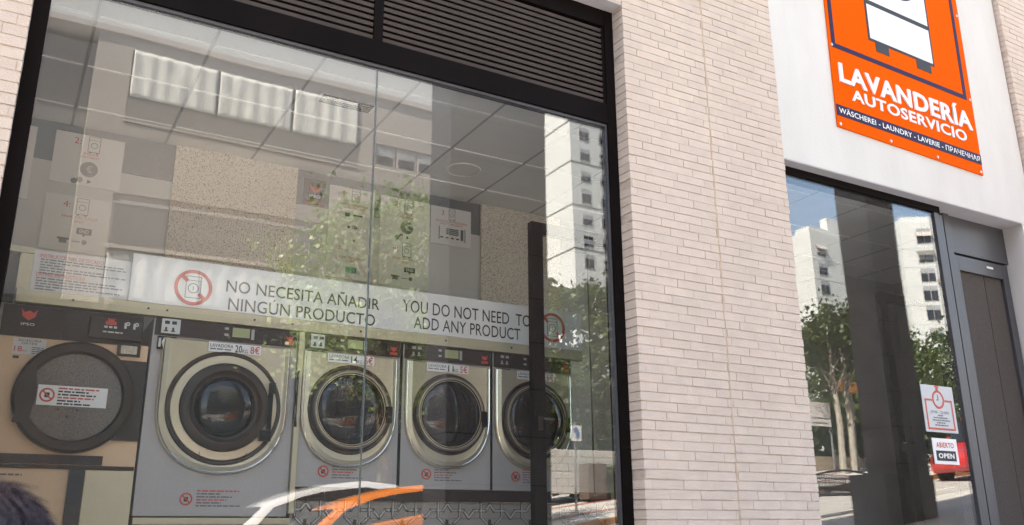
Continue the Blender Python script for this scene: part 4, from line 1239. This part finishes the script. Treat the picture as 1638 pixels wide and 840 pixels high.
# ---- sign on a pole
M['blue'] = mat('sign_blue', (0.03, 0.14, 0.42), .4)
M['pole'] = mat('galvanised_pole', (0.30, 0.31, 0.32), .45, metal=.4)
a_ = mir(915, 680, 14); b_ = mir(929.5, 703, 14)
cxs, czs = (a_.x + b_.x) / 2, (a_.z + b_.z) / 2
t = thing('street_sign', 'square white street sign with a blue shape on a thin pole', 'sign', (cxs, a_.y, gz(cxs, a_.y)))
MB().tube([(cxs, a_.y - .04, gz(cxs, a_.y) - .2), (cxs, a_.y - .04, b_.z + .45)], .03).build('pole', M['pole'], t, smooth=True)
hw_ = (b_.x - a_.x) / 2 + .02
box('board', M['signwhite'], t, cxs - hw_, cxs + hw_, a_.y, a_.y + .02, czs - .19, czs + .19)
MB().prism([(cxs - .09, czs + .12), (cxs + .0, czs + .15), (cxs + .09, czs + .02), (cxs + .08, czs - .14), (cxs - .02, czs - .12), (cxs + .0, czs - .03), (cxs - .09, czs + .03)], a_.y + .021, a_.y + .026).build('blue_symbol', M['blue'], t)

# ---- direction sign and information board by the hedge
p = mir(1357, 618, 16)
t = thing('direction_sign', 'amber arrow shaped direction sign in front of the dark trees', 'sign', (p.x, p.y, gz(p.x, p.y)))
M['amber'] = mat('amber_panel', (0.75, 0.30, 0.02), .4)
MB().tube([(p.x + .2, p.y - .05, gz(p.x, p.y) - .2), (p.x + .2, p.y - .05, p.z + .2)], .04).build('pole', M['pole'], t, smooth=True)
MB().prism([(p.x - .75, p.z), (p.x - .5, p.z + .18), (p.x + .75, p.z + .18), (p.x + .75, p.z - .18), (p.x - .5, p.z - .18)][::-1], p.y, p.y + .03).build('arrow_panel', M['amber'], t)
p = mir(1309, 662, 15.5)
t = thing('information_board', 'white information board standing before the clipped hedge', 'sign', (p.x, p.y, gz(p.x, p.y)))
for s in (-.6, .6):
    MB().tube([(p.x + s, p.y - .05, gz(p.x, p.y) - .2), (p.x + s, p.y - .05, p.z + .3)], .035).build('post', M['pole'], t, smooth=True)
box('panel', M['signwhite'], t, p.x - .75, p.x + .55, p.y, p.y + .03, p.z - .38, p.z + .40)
mb = MB()
for k in range(2):
    dashes(mb, p.x - .3, p.x + .4, p.z - .15 - k * .16, .05, p.y + .031, k + 3)
mb.build('print', M['ink_grey'], t)
# ---- two slim pale-barked trees
dark_bark = M['bark']
M['bark'] = mat('pale_bark', (0.40, 0.38, 0.33), 0.8, var=0.2, vscale=6, bump=.3, bscale=30)
for px, lb, sd_ in ((1350, 'slim pale barked tree nearer the brick pier in the mirrored street', 51), (1368, 'slim pale barked tree nearer the slim stone pillar in the mirrored street', 52)):
    p = mir(px, 735, 15)
    tree('slender_tree', lb, (p.x, p.y, gz(p.x, p.y)), 3.6, (1.3, 1.3, 1.0), 4.3, .2, 1500, M['leaf_dark'], sd_, 'slim pale trees beyond the road', nclump=22)
M['bark'] = dark_bark
# ---- bench of black iron with a lattice back
M['iron'] = mat('black_iron', (0.018, 0.018, 0.02), .45)
bY = .3 - 6.6
bx0, bx1 = 12.40, 14.1
bz_ = gz(13.2, bY)
t = thing('iron_bench', 'black iron bench with a curled lattice back beside the slim pillar', 'bench', (13.2, bY, bz_))
bt = at(1340, 757, 6.6).z
mb = MB()
for xx in (bx0, bx1):
    e = MB().tube([(xx, bY - .05, bz_ - .1), (xx, bY - .02, bz_ + .42), (xx, bY + .05, bt)], .035, 6)
    e.tube([(xx, bY - .5, bz_ - .1), (xx, bY - .48, bz_ + .62), (xx, bY - .25, bz_ + .66), (xx, bY, bz_ + .62)], .032, 6)
    e.build('end_frame', M['iron'], t, smooth=True)
lat = MB()
lat.tube([(bx0 + (bx1 - bx0) * i / 12, bY + .04, bt - .06 + .10 * math.sin(math.pi * i / 12)) for i in range(13)], .02, 6)
lat.tube([(bx0, bY + .02, bt - .40), (bx1, bY + .02, bt - .34)], .024, 6)
for i in range(26):
    u = bx0 + (bx1 - bx0) * (i + .5) / 26
    cxm = (bx0 + bx1) / 2
    for sgn_ in (-1, 1):
        lat.tube([(u, bY + .02, bt - .38), (u + sgn_ * .10, bY + .035, bt - .22), (u + sgn_ * .02, bY + .04, bt - .04)], .014, 4)
lat.build('backrest', M['iron'], t)
st_ = MB()
for k in range(6):
    st_.box(bx0 + .03, bx1 - .03, bY - .46 + k * .075, bY - .405 + k * .075, bz_ + .42, bz_ + .45)
st_.build('seat', M['iron'], t)
st_ = MB().tube([(bx0, bY - .02, bz_ + .25), ((bx0 + bx1) / 2, bY - .02, bz_ + .52), (bx1, bY - .02, bz_ + .25)], .02, 6).tube([(bx0, bY - .02, bz_ + .42), (bx1, bY - .02, bz_ + .56)], .018, 6)
st_.build('brace', M['iron'], t)

# ---- cars
M['tyre'] = mat('tyre_rubber', (0.02, 0.02, 0.02), .85)
M['rim'] = mat('alloy_rim', (0.45, 0.45, 0.46), .3, metal=.8)
M['carglass'] = mat('tinted_car_glass', (0.02, 0.023, 0.024), .05, spec=.8)
M['headlamp'] = mat('headlamp_lens', (0.7, 0.7, 0.68), .1)
M['taillamp'] = mat('red_lamp_lens', (0.4, 0.02, 0.02), .2)
def car(loc, slope, label, paint, k=1.0, tall=1.0, name='parked_car', cat='car'):
    t = thing(name, label, cat, loc, 'cars along the kerb')
    T = Matrix.Translation(Vector(loc)) @ Matrix.Rotation(-slope, 4, 'Y')
    def fin(mb, nm, m, par=t, **kw):
        for v in mb.bm.verts:
            v.co.x *= k
            if v.co.z > .9: v.co.z = .9 + (v.co.z - .9) * tall
            v.co = T @ v.co
        return mb.build(nm, m, par, **kw)
    st = [(-2.12, .60, .36, .60), (-2.02, .76, .26, .74), (-1.6, .85, .22, .86), (-1.05, .88, .20, .99), (-.6, .89, .20, 1.07), (0, .89, .20, 1.10), (1.1, .89, .20, 1.14), (1.8, .87, .22, 1.14), (2.05, .80, .28, 1.02), (2.12, .68, .40, .86)]
    lp = []
    for x, h, zb, zt in st:
        lp.append([(x, -h * .9, zb), (x, -h, zb + .12), (x, -h, zb + (zt - zb) * .6), (x, -h * .95, zt - .03), (x, -h * .82, zt), (x, h * .82, zt), (x, h * .95, zt - .03), (x, h, zb + (zt - zb) * .6), (x, h, zb + .12), (x, h * .9, zb)])
    body = fin(MB().loft(lp), 'body', paint, smooth=True)
    cb = [(-1.25, .93), (-.95, 1.14), (-.5, 1.40), (-.1, 1.49), (.4, 1.535), (1.0, 1.52), (1.5, 1.42), (1.85, 1.20), (2.02, .95)]
    side = lambda z: .80 - (z - .93) * .36
    lp = []
    for x, z in cb:
        h = side(z)
        lp.append([(x, -.80, .92), (x, -h - .005, max(z - .05, .925)), (x, -h + .07, z), (x, 0, z + .015), (x, h - .07, z), (x, h + .005, max(z - .05, .925)), (x, .80, .92)])
    fin(MB().loft(lp), 'cabin', paint, smooth=True)
    for s in (-1, 1):
        for nm, pg in (('front_side_window', [(-.80, 1.09), (-.42, 1.345), (.02, 1.43), (.33, 1.455), (.33, 1.12)]), ('rear_side_window', [(.345, 1.12), (.345, 1.455), (1.0, 1.44), (1.42, 1.33), (1.66, 1.17), (1.60, 1.14)])):
            mb = MB()
            out = [(x, s * (side(z) + .012), z) for x, z in pg]
            inn = [(x, s * (side(z) - .02), z) for x, z in pg]
            mb.loft([inn, out] if s > 0 else [out, inn])
            fin(mb, nm, M['carglass'])
        fin(MB().box(-.72, -.56, s * .86 - (.14 if s < 0 else 0), s * .86 + (.14 if s > 0 else 0), .98, 1.1), 'mirror', paint, bevel=.02)
        fin(MB().loft([[(-2.08, s * .50, .62), (-1.80, s * .85, .66), (-1.80, s * .855, .78), (-2.04, s * .55, .76)], [(-2.13, s * .50, .63), (-1.84, s * .865, .67), (-1.84, s * .87, .77), (-2.09, s * .55, .75)]]), 'headlight', M['headlamp'])
        fin(MB().box(2.03, 2.13, s * .62 - .12, s * .62 + .12, .74, .90), 'tail_light', M['taillamp'])
        for wx in (-1.32, 1.32):
            w_ = fin(MB().lathe([(.19, s * .70), (.31, s * .70), (.32, s * .76), (.32, s * .88), (.31, s * .905), (.20, s * .905)] if s > 0 else [(.19, s * .70), (.31, s * .70), (.32, s * .76), (.32, s * .88), (.31, s * .905), (.20, s * .905)], wx, .32, 28), 'wheel', M['tyre'], smooth=True)
            fin(MB().lathe([(.205, s * .88), (.20, s * .895), (.06, s * .885), (0, s * .885)], wx, .32, 20), 'rim', M['rim'], par=w_, smooth=True)
    mb = MB().loft([[(-1.19, -.70, .97), (-1.19, .70, .97), (-.58, .56, 1.36), (-.58, -.56, 1.36)], [(-1.215, -.70, .985), (-1.215, .70, .985), (-.605, .56, 1.375), (-.605, -.56, 1.375)]])
    fin(mb, 'windscreen', M['carglass'])
    mb = MB().loft([[(1.99, -.66, 1.0), (1.99, .66, 1.0), (1.64, .56, 1.34), (1.64, -.56, 1.34)], [(2.025, -.66, 1.01), (2.025, .66, 1.01), (1.665, .56, 1.355), (1.665, -.56, 1.355)]])
    fin(mb, 'rear_window', M['carglass'])
    return t
M['orange_paint'] = mat('orange_car_paint', (0.72, 0.20, 0.02), .25, coat=.6)
M['white_paint'] = mat('silver_white_car_paint', (0.72, 0.74, 0.76), .22, metal=.2, coat=.7)
M['red_paint'] = mat('red_van_paint', (0.55, 0.03, 0.03), .25, coat=.5)
SL = math.atan(.145)
Yc = -8.25
car((5.05, Yc, gz(5.05, Yc) - .126), SL, 'bright orange hatchback parked nearest the kerb', M['orange_paint'], 1.0, 1.0)
Yc = -10.6
car((4.75, Yc, gz(4.75, Yc) - .126), SL, 'silver white car standing behind the orange hatchback', M['white_paint'], 1.12, 1.3)
Yc = -10.4
car((24.6, Yc, gz(24.6, Yc) - .126), math.atan(.09), 'red delivery van parked further up the street', M['red_paint'], 1.0, 1.6, 'parked_van', 'van')

# ---- apartment block opposite
FBX = None
fb = thing('apartment_building', 'pinkish apartment block with white curtained balconies mirrored in the large window', 'building', (7, -27, 0))
M['tower'] = mat('white_tower_render', (0.62, 0.645, 0.65), .85, var=.03, vscale=.15)
M['pink_wall'] = mat('pinkish_render', (0.37, 0.345, 0.325), .9, var=.05, vscale=.5)
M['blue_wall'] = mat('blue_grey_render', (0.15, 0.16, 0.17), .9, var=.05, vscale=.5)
M['parapet'] = mat('grey_parapet', (0.17, 0.167, 0.167), .8, var=.05, vscale=1)
M['curtain'] = mat('white_curtain', (0.66, 0.68, 0.655), .7, var=.04, vscale=3)
M['tarp'] = mat('pale_tarpaulin', (0.38, 0.39, 0.385), .5, var=.05, vscale=3)
M['slab'] = mat('white_slab_edge', (0.48, 0.445, 0.425), .8)
M['pane'] = mat('window_pane', (0.03, 0.035, 0.042), .1)
M['shutter'] = mat('grey_shutter', (0.34, 0.36, 0.39), .7)
FBY = .3 - 24.7
ZR = 17.55
mb = MB()
for x0, x1, z0, z1 in ((1.2, 2.25, 8.4, ZR), (10.25, 16.0, 8.4, 14.85), (10.25, 10.95, 14.85, 15.7), (13.5, 16.0, 14.85, 15.7), (10.25, 16.0, 15.7, ZR), (2.25, 10.25, 17.1, ZR), (2.25, 10.25, 12.1, 14.5), ):
    mb.box(x0, x1, FBY - .4, FBY, z0, z1)
mb.box(1.2, 16, FBY - 9, FBY - 2.2, -3, ZR - .05).box(2.25, 10.25, FBY - .3, FBY - .05, 8.4, 12.09)
mb.box(1.2, 1.6, FBY - 2.2, FBY - .4, -3, ZR - .05).box(15.6, 16, FBY - 2.2, FBY - .4, -3, ZR - .05)
mb.build('wall', M['pink_wall'], fb)
box('ground_floor', M['ink'], fb, -7, 16.0, FBY - .5, FBY + .02, -3, 8.38)
for k in range(5):
    wf = box('shop_front', M['ink'], fb, 1.6 + k * 2.9, 4.1 + k * 2.9, FBY + .021, FBY + .06, 2.2, 6.6)
    box('pane', M['pane'], wf, 1.75 + k * 2.9, 3.95 + k * 2.9, FBY + .061, FBY + .07, 2.4, 6.4)
box('side_wing', M['blue_wall'], fb, -7, 1.19, FBY - 8, FBY - .6, -3, ZR - .25)
box('top_storey', M['tower'], fb, -7, 16, FBY - 9, FBY - .35, ZR + .23, ZR + 6.5)
box('cornice', M['slab'], fb, -7.2, 16.3, FBY - 9.2, FBY + .10, ZR, ZR + .22)
for z0, z1 in ((14.5, 15.40), (10.9, 11.9), (8.4, 8.6)):
    pass
box('balcony_front', M['pink_wall'], fb, 7.86, 10.24, FBY - .2, FBY + .015, 8.4, 10.19)
bal = box('balcony', M['parapet'], fb, 2.26, 10.24, FBY - .15, FBY + .02, 14.62, 15.40)
box('slab_edge', M['slab'], bal, 2.2, 10.3, FBY - 2.1, FBY + .035, 14.53, 14.6)
wl = MB()
rl = MB()
for i in range(90):
    x = 2.3 + i * .0885
    rl.box(x, x + .02, FBY - .02, FBY + .01, 10.35, 11.75)
rl.box(2.26, 10.24, FBY - .03, FBY + .02, 11.75, 11.82)
bal2 = box('balcony', M['slab'], fb, 2.2, 10.3, FBY - .04, FBY + .12, 10.22, 10.34)
rl.build('railing', M['shutter'], bal2)
def curtain(x0, x1, z0, z1, seed, nm='curtain', m='curtain', amp=.03):
    r = random.Random(seed)
    mb = MB(); bm = mb.bm
    nx, nz = int((x1 - x0) / .06), 12
    ph = r.uniform(0, 6)
    g = []
    for i in range(nx + 1):
        x = x0 + (x1 - x0) * i / nx
        col = []
        for j in range(nz + 1):
            z = z0 + (z1 - z0) * j / nz
            u = (x - x0) / (x1 - x0); vv = j / nz
            y = FBY + .03 + .015 * math.sin(x * 12 + ph + 1.5 * noise.noise(Vector((x * 1.3, z * .3, seed)))) + amp * noise.noise(Vector((x * 2.2 + vv * 1.6, z * 1.2, seed + 3)))
            col.append(bm.verts.new((x, y, z)))
        g.append(col)
    for i in range(nx):
        for j in range(nz):
            bm.faces.new((g[i][j], g[i + 1][j], g[i + 1][j + 1], g[i][j + 1]))
    o = mb.build(nm, M[m], fb, smooth=True)
    so = o.modifiers.new('cloth', 'SOLIDIFY'); so.thickness = .01
for k, (u0, u1) in enumerate(((2.3, 5.05), (5.15, 7.75), (7.85, 10.2))):
    curtain(u0, u1, 15.42, 17.08, k)
    if k < 2: curtain(u0, u1 + .1, 8.6, 10.18, k + 5, 'tarpaulin', 'tarp', .07)
    box('mullion', M['pane'], fb, u1 + .01, u1 + .09, FBY - .3, FBY - .02, 15.42, 17.08)
for k in range(3):
    wf = box('window', M['slab'], fb, 10.96 + k * .86, 11.76 + k * .86, FBY - .35, FBY - .06, 14.86, 15.69)
    box('pane', M['pane'], wf, 11.04 + k * .86, 11.68 + k * .86, FBY - .055, FBY - .05, 14.90, 15.25)
    box('shutter', M['shutter'], wf, 11.04 + k * .86, 11.68 + k * .86, FBY - .055, FBY - .045, 15.26, 15.66)

# ---- white towers far up the hill
M['tower2'] = mat('pale_tower_render', (0.66, 0.69, 0.70), .85, var=.03, vscale=.15)
def tower(label, X, Yv, wx, dy, z1, cols, floors0, fh, rot=0.0, mat_=None, ww=1.5, wh=1.35, zoff=1.0, ledge=0, nfl=14):
    y = .3 - Yv
    t = thing('tower_block', label, 'building', (X, y, 0), 'tower blocks up the hill')
    t.rotation_euler = (0, 0, rot)
    def L(mb, nm, m, par):
        # local box built around the corner nearest the camera (front faces +Y)
        me = mb.build(nm, m, None)
        me.parent = par
        return me
    wl_ = L(MB().box(0, wx, -dy, 0, -6, z1), 'wall', mat_ or M['tower'], t)
    L(MB().box(.4, wx - .4, -dy + .4, -.4, z1, z1 + .9).box(wx * .3, wx * .55, -dy * .7, -dy * .3, z1 + .9, z1 + 3.2), 'roof', mat_ or M['tower'], t)
    if ledge:
        mb = MB()
        for k in range(9):
            zz = floors0 + k * fh * 2 + ledge
            mb.box(-.06, wx + .05, -dy - .05, .05, zz, zz + .16)
        L(mb, 'ledge', M['parapet'], t)
    proto = None
    for k in range(nfl):
        for u in cols:
            zz = floors0 + k * fh
            if zz + wh > z1: continue
            if proto is None:
                proto = L(MB().box(-ww / 2, ww / 2, .0, .05, -.08, wh + .08), 'window', M['slab'], t)
                pn_ = L(MB().box(-ww / 2 + .08, -.04, .055, .06, 0, wh).box(.04, ww / 2 - .08, .055, .06, 0, wh), 'pane', M['pane'], proto)
                sh_ = L(MB().box(-ww / 2 + .08, ww / 2 - .08, .062, .075, wh * .55, wh), 'shutter', M['shutter'], proto)
                o = proto
            else:
                o = copy_tree(proto, t)
                for ch in o.children:
                    if ch.name.startswith('shutter'):
                        ch.scale = (1, 1, 1)
                        ch.location.z = rnd.choice((0, .2, .35, -.3)) * wh
            o.location = (u, .01, zz)
            if rnd.random() < .4 and not ledge:
                b_ = rnd.choice(('shutter', 'parapet', 'slab'))
                if rnd.random() < .5:
                    L(MB().box(u + ww * .55, u + ww * .55 + .9, .01, .38, zz - .35, zz + .3), 'air_conditioner', M['slab'], t)
                else:
                    L(MB().loft([[(u - ww * .55, .02, zz + wh + .1), (u + ww * .55, .02, zz + wh + .1), (u + ww * .55, .6, zz + wh * .55), (u - ww * .55, .6, zz + wh * .55)], [(u - ww * .55, .02, zz + wh + .16), (u + ww * .55, .02, zz + wh + .16), (u + ww * .55, .62, zz + wh * .6), (u - ww * .55, .62, zz + wh * .6)]]), 'awning', M[b_], t)
    if not ledge:
        mb = MB()
        for k in range(nfl):
            mb.box(-.03, wx + .03, -dy - .02, .03, floors0 + k * fh - .75, floors0 + k * fh - .62)
        L(mb, 'floor_band', M['tower'], t)
        L(MB().box(wx * .5 - .06, wx * .5 + .06, .0, .12, 4, z1), 'drainpipe', M['parapet'], t)
    return t
tower('tall grey and white tower mirrored beside the right window frame', 60.96, 85, 14, 9.0, 62, (2.2, 5.3, 9.0), 31.0, 2.95, 0, None, 1.6, 1.4, ledge=-.5)
tower('white tower with satellite dishes mirrored beside the brick pier', 99.06, 80, 18, 3.4, 43.6, (2.0, 7.5, 11.5), 13.4, 2.95, 0, None, 1.9, 1.5, nfl=10)
tower('white tower with antennas mirrored left of the grey door', 117.5, 78, 26, 12, 47.3, (3.2, 12.2, 17.0), 13.8, 3.0, rad(32), M['tower2'], 2.1, 1.7, nfl=11)
tw2 = [o for o in C.objects if o.get('label', '').startswith('white tower with satellite')][0]
for u, zz in ((1.0, 24.5), (3.4, 24.0), (2.4, 15.5), (5.2, 29.5)):
    me = MB().lathe([(.62, .5), (.45, .38), (.2, .3), (0, .28)], u, zz, 18).build('satellite_dish', M['signwhite'], None, smooth=True)
    me.parent = tw2
# ================================================================== PASSER-BY
M['hair'] = mat('dark_purple_hair', (0.020, 0.011, 0.019), .5, var=.3, vscale=30)
M['skin'] = mat('skin', (0.50, 0.32, 0.24), .5)
M['coat'] = mat('plum_coat', (0.06, 0.025, 0.06), .85, var=.15, vscale=12)
M['trousers'] = mat('dark_trousers', (0.03, 0.03, 0.04), .85)
def skinned(name, joints, edges, m, parent, sub=2):
    me = bpy.data.meshes.new('tmp')
    me.from_pydata([j[:3] for j in joints], edges, [])
    o = bpy.data.objects.new('tmp', me)
    C.objects.link(o)
    sk = o.modifiers.new('skin', 'SKIN')
    sk.use_smooth_shade = True
    for i, j in enumerate(joints):
        r_ = j[3] if isinstance(j[3], tuple) else (j[3], j[3])
        me.skin_vertices[0].data[i].radius = r_
    me.skin_vertices[0].data[0].use_root = True
    s_ = o.modifiers.new('sub', 'SUBSURF'); s_.levels = sub
    dg = bpy.context.evaluated_depsgraph_get()
    m2 = bpy.data.meshes.new_from_object(o.evaluated_get(dg))
    bpy.data.objects.remove(o)
    m2.name = name
    org = wloc(parent)
    m2.transform(Matrix.Translation(-org))
    m2.materials.clear(); m2.materials.append(m)
    for p_ in m2.polygons: p_.use_smooth = True
    o2 = bpy.data.objects.new(name, m2)
    C.objects.link(o2)
    o2.parent = parent
    return o2
px_, py_ = 0.005, -3.2
pz_ = gz(px_, py_)
pe = thing('person', 'person with dark purple hair in a plum coat, seen from behind at the lower left', 'person', (px_, py_, pz_))
def q(x, y, z): return (px_ - .02 + x * .975, py_ + y * .975, pz_ + z * .988)
bj = [(*q(0, 0, .90), (.15, .11)), (*q(0, 0, 1.08), (.13, .095)), (*q(0, -.01, 1.26), (.155, .105)), (*q(0, -.01, 1.36), (.10, .08)), (*q(0, .0, 1.42), (.055, .055)), (*q(0, .015, 1.49), (.065, .075)), (*q(0, .02, 1.575), (.078, .092)), (*q(0, .015, 1.635), (.055, .065)),
      (*q(-.17, -.01, 1.32), .058), (*q(-.21, -.02, 1.07), .044), (*q(-.20, .06, .84), .032), (*q(.17, -.01, 1.32), .058), (*q(.21, -.02, 1.07), .044), (*q(.20, .06, .84), .032),
      (*q(-.09, 0, .80), .085), (*q(-.10, .02, .46), .058), (*q(-.10, -.02, .09), .042), (*q(-.10, .13, .035), .036), (*q(.09, 0, .80), .085), (*q(.10, .02, .46), .058), (*q(.10, -.02, .09), .042), (*q(.10, .13, .035), .036)]
be = [(0, 1), (1, 2), (2, 3), (3, 4), (4, 5), (5, 6), (6, 7), (3, 8), (8, 9), (9, 10), (3, 11), (11, 12), (12, 13), (0, 14), (14, 15), (15, 16), (16, 17), (0, 18), (18, 19), (19, 20), (20, 21)]
body = skinned('body', bj, be, M['skin'], pe)
skinned('coat', [(*q(0, 0, .80), (.185, .14)), (*q(0, 0, .95), (.17, .13)), (*q(0, 0, 1.10), (.155, .12)), (*q(0, -.01, 1.26), (.178, .125)), (*q(0, -.01, 1.365), (.115, .095)), (*q(0, 0, 1.41), (.075, .075)), (*q(-.175, -.01, 1.32), .076), (*q(-.215, -.02, 1.07), .060), (*q(-.205, .05, .88), .050), (*q(.175, -.01, 1.32), .076), (*q(.215, -.02, 1.07), .060), (*q(.205, .05, .88), .050)],
        [(0, 1), (1, 2), (2, 3), (3, 4), (4, 5), (4, 6), (6, 7), (7, 8), (4, 9), (9, 10), (10, 11)], M['coat'], pe)
skinned('trousers', [(*q(0, 0, .88), (.16, .12)), (*q(-.09, 0, .78), .098), (*q(-.10, .02, .46), .072), (*q(-.10, -.02, .13), .060), (*q(.09, 0, .78), .098), (*q(.10, .02, .46), .072), (*q(.10, -.02, .13), .060)], [(0, 1), (1, 2), (2, 3), (0, 4), (4, 5), (5, 6)], M['trousers'], pe)
# hair: shaggy shell of strands over the head, open at the face (which looks towards the shop)
hb = MB()
hc = Vector(q(0, .005, 1.565))
rr = random.Random(3)
bmesh.ops.create_icosphere(hb.bm, subdivisions=4, radius=1.0)
for v in hb.bm.verts:
    d = v.co.copy()
    k = 1 + .05 * noise.noise(d * 4) + .03 * noise.noise(d * 14)
    yy = d.y * .108 * k
    if d.y > .35 and d.z < .45: yy = .03
    v.co = hc + Vector((d.x * .098 * k, yy - .008, d.z * (.112 if d.z > 0 else .155) * k))
for i in range(3000):
    th, ph = rr.uniform(0, 6.28), rr.uniform(-.55, 1)
    d = Vector((math.cos(th) * math.sqrt(1 - ph * ph), math.sin(th) * math.sqrt(1 - ph * ph), ph))
    if d.y > .4 and d.z < .5: continue
    p = hc + Vector((d.x * .097, d.y * .107 - .008, d.z * (.111 if d.z > 0 else .15)))
    tn = (Vector((0, 0, -1)) + d * d.z + Vector((rr.gauss(0, .25), rr.gauss(0, .25), 0)))
    tn = (tn - d * tn.dot(d) * .9).normalized() if tn.length > .05 else Vector((1, 0, 0))
    e = p + tn * rr.uniform(.03, .06) + d * rr.uniform(-.002, .006)
    hb.tube([p, (p + e) / 2 + d * .005, e], [.0012, .0010, .0003], 3)
hb.build('hair', M['hair'], pe, smooth=True)
# face details
fc = q(0, .10, 1.565)
MB().loft([[(fc[0] - .012, fc[1] - .01, fc[2] - .03), (fc[0] + .012, fc[1] - .01, fc[2] - .03), (fc[0] + .006, fc[1] - .01, fc[2] + .015), (fc[0] - .006, fc[1] - .01, fc[2] + .015)], [(fc[0] - .009, fc[1] + .024, fc[2] - .026), (fc[0] + .009, fc[1] + .024, fc[2] - .026), (fc[0] + .003, fc[1] + .006, fc[2] + .012), (fc[0] - .003, fc[1] + .006, fc[2] + .012)]]).build('nose', M['skin'], pe, smooth=True)
M['eye'] = mat('eye', (0.05, 0.03, 0.02), .2)
M['lip'] = mat('lip', (0.35, 0.12, 0.10), .5)
for s in (-1, 1):
    MB().lathe([(0, fc[1] + .006), (.008, fc[1] + .003), (.010, fc[1] - .006), (0, fc[1] - .012)], fc[0] + s * .030, fc[2] + .015, 12).build('eye', M['eye'], pe, smooth=True)
    hx, hy, hz = q(s * .20, .07, .80)
    hj = [(hx, hy - .01, hz + .03, .026), (hx, hy + .005, hz - .02, (.030, .018)), (hx, hy + .012, hz - .055, (.032, .016))]
    he = [(0, 1), (1, 2)]
    for f_ in range(4):
        off = -.026 + f_ * .0175
        ln_ = (.062, .074, .078, .058)[f_]
        b0 = len(hj)
        hj += [(hx + off * .3, hy + .012 + off, hz - .075, .0092), (hx - s * .006 + off * .3, hy + .016 + off, hz - .075 - ln_ * .5, .0085), (hx - s * .02 + off * .3, hy + .016 + off, hz - .075 - ln_ * .92, .007)]
        he += [(2, b0), (b0, b0 + 1), (b0 + 1, b0 + 2)]
    b0 = len(hj)
    hj += [(hx - s * .01, hy + .042, hz - .03, .010), (hx - s * .018, hy + .056, hz - .065, .009)]
    he += [(1, b0), (b0, b0 + 1)]
    skinned('hand', hj, he, M['skin'], pe, 1)
    MB().loft([[(q(s * .10, 0, 0)[0] + u, py_ + v, pz_ + .0) for u, v in ((-.05, -.09), (.05, -.09), (.055, .10), (.03, .19), (-.03, .19), (-.055, .10))], [(q(s * .10, 0, 0)[0] + u * .9, py_ + v * .95, pz_ + .05) for u, v in ((-.05, -.09), (.05, -.09), (.055, .10), (.03, .19), (-.03, .19), (-.055, .10))], [(q(s * .10, 0, 0)[0] + u * .8, py_ + v * .55 - .03, pz_ + .11) for u, v in ((-.05, -.09), (.05, -.09), (.055, .10), (.03, .19), (-.03, .19), (-.055, .10))]]).build('shoe', M['ink'], pe, smooth=True)
MB().box(fc[0] - .022, fc[0] + .022, fc[1] - .012, fc[1] + .002, fc[2] - .058, fc[2] - .048).build('mouth', M['lip'], pe)

# ================================================================== every far-apart piece becomes a part of its own
def split_pieces(o):
    me = o.data
    n = len(me.vertices)
    if n == 0 or n > 30000: return
    par = list(range(n))
    def find(a):
        while par[a] != a:
            par[a] = par[par[a]]; a = par[a]
        return a
    for e in me.edges:
        a, b = find(e.vertices[0]), find(e.vertices[1])
        if a != b: par[a] = b
    isl = {}
    for i in range(n): isl.setdefault(find(i), []).append(i)
    if len(isl) < 2 or len(isl) > 400: return
    bb = []
    for r_, vs in isl.items():
        co = [me.vertices[i].co for i in vs]
        lo = [min(c[k] for c in co) for k in range(3)]; hi = [max(c[k] for c in co) for k in range(3)]
        bb.append((vs, lo, hi, max(hi[k] - lo[k] for k in range(3))))
    m_ = len(bb)
    p2 = list(range(m_))
    def f2(a):
        while p2[a] != a:
            p2[a] = p2[p2[a]]; a = p2[a]
        return a
    for i in range(m_):
        for j in range(i + 1, m_):
            g = math.sqrt(sum(max(0, bb[j][1][k] - bb[i][2][k], bb[i][1][k] - bb[j][2][k]) ** 2 for k in range(3)))
            if g <= max(.02, .5 * max(bb[i][3], bb[j][3])): p2[f2(i)] = f2(j)
    grp = {}
    for i in range(m_): grp.setdefault(f2(i), []).extend(bb[i][0])
    if not 2 <= len(grp) <= 14: return
    for q_, vs in enumerate(grp.values()):
        keep = set(vs)
        bm = bmesh.new(); bm.from_mesh(me)
        bm.verts.ensure_lookup_table()
        bmesh.ops.delete(bm, geom=[v for v in bm.verts if v.index not in keep], context='VERTS')
        m2 = bpy.data.meshes.new(o.name.split('.')[0])
        for mt in me.materials: m2.materials.append(mt)
        bm.to_mesh(m2); bm.free()
        if q_ == 0:
            first = m2
        else:
            c = o.copy(); c.data = m2
            C.objects.link(c)
    o.data = first
for o in [o for o in C.objects if o.type == 'MESH' and o.parent and not o.children and o.data.users == 1]:
    split_pieces(o)
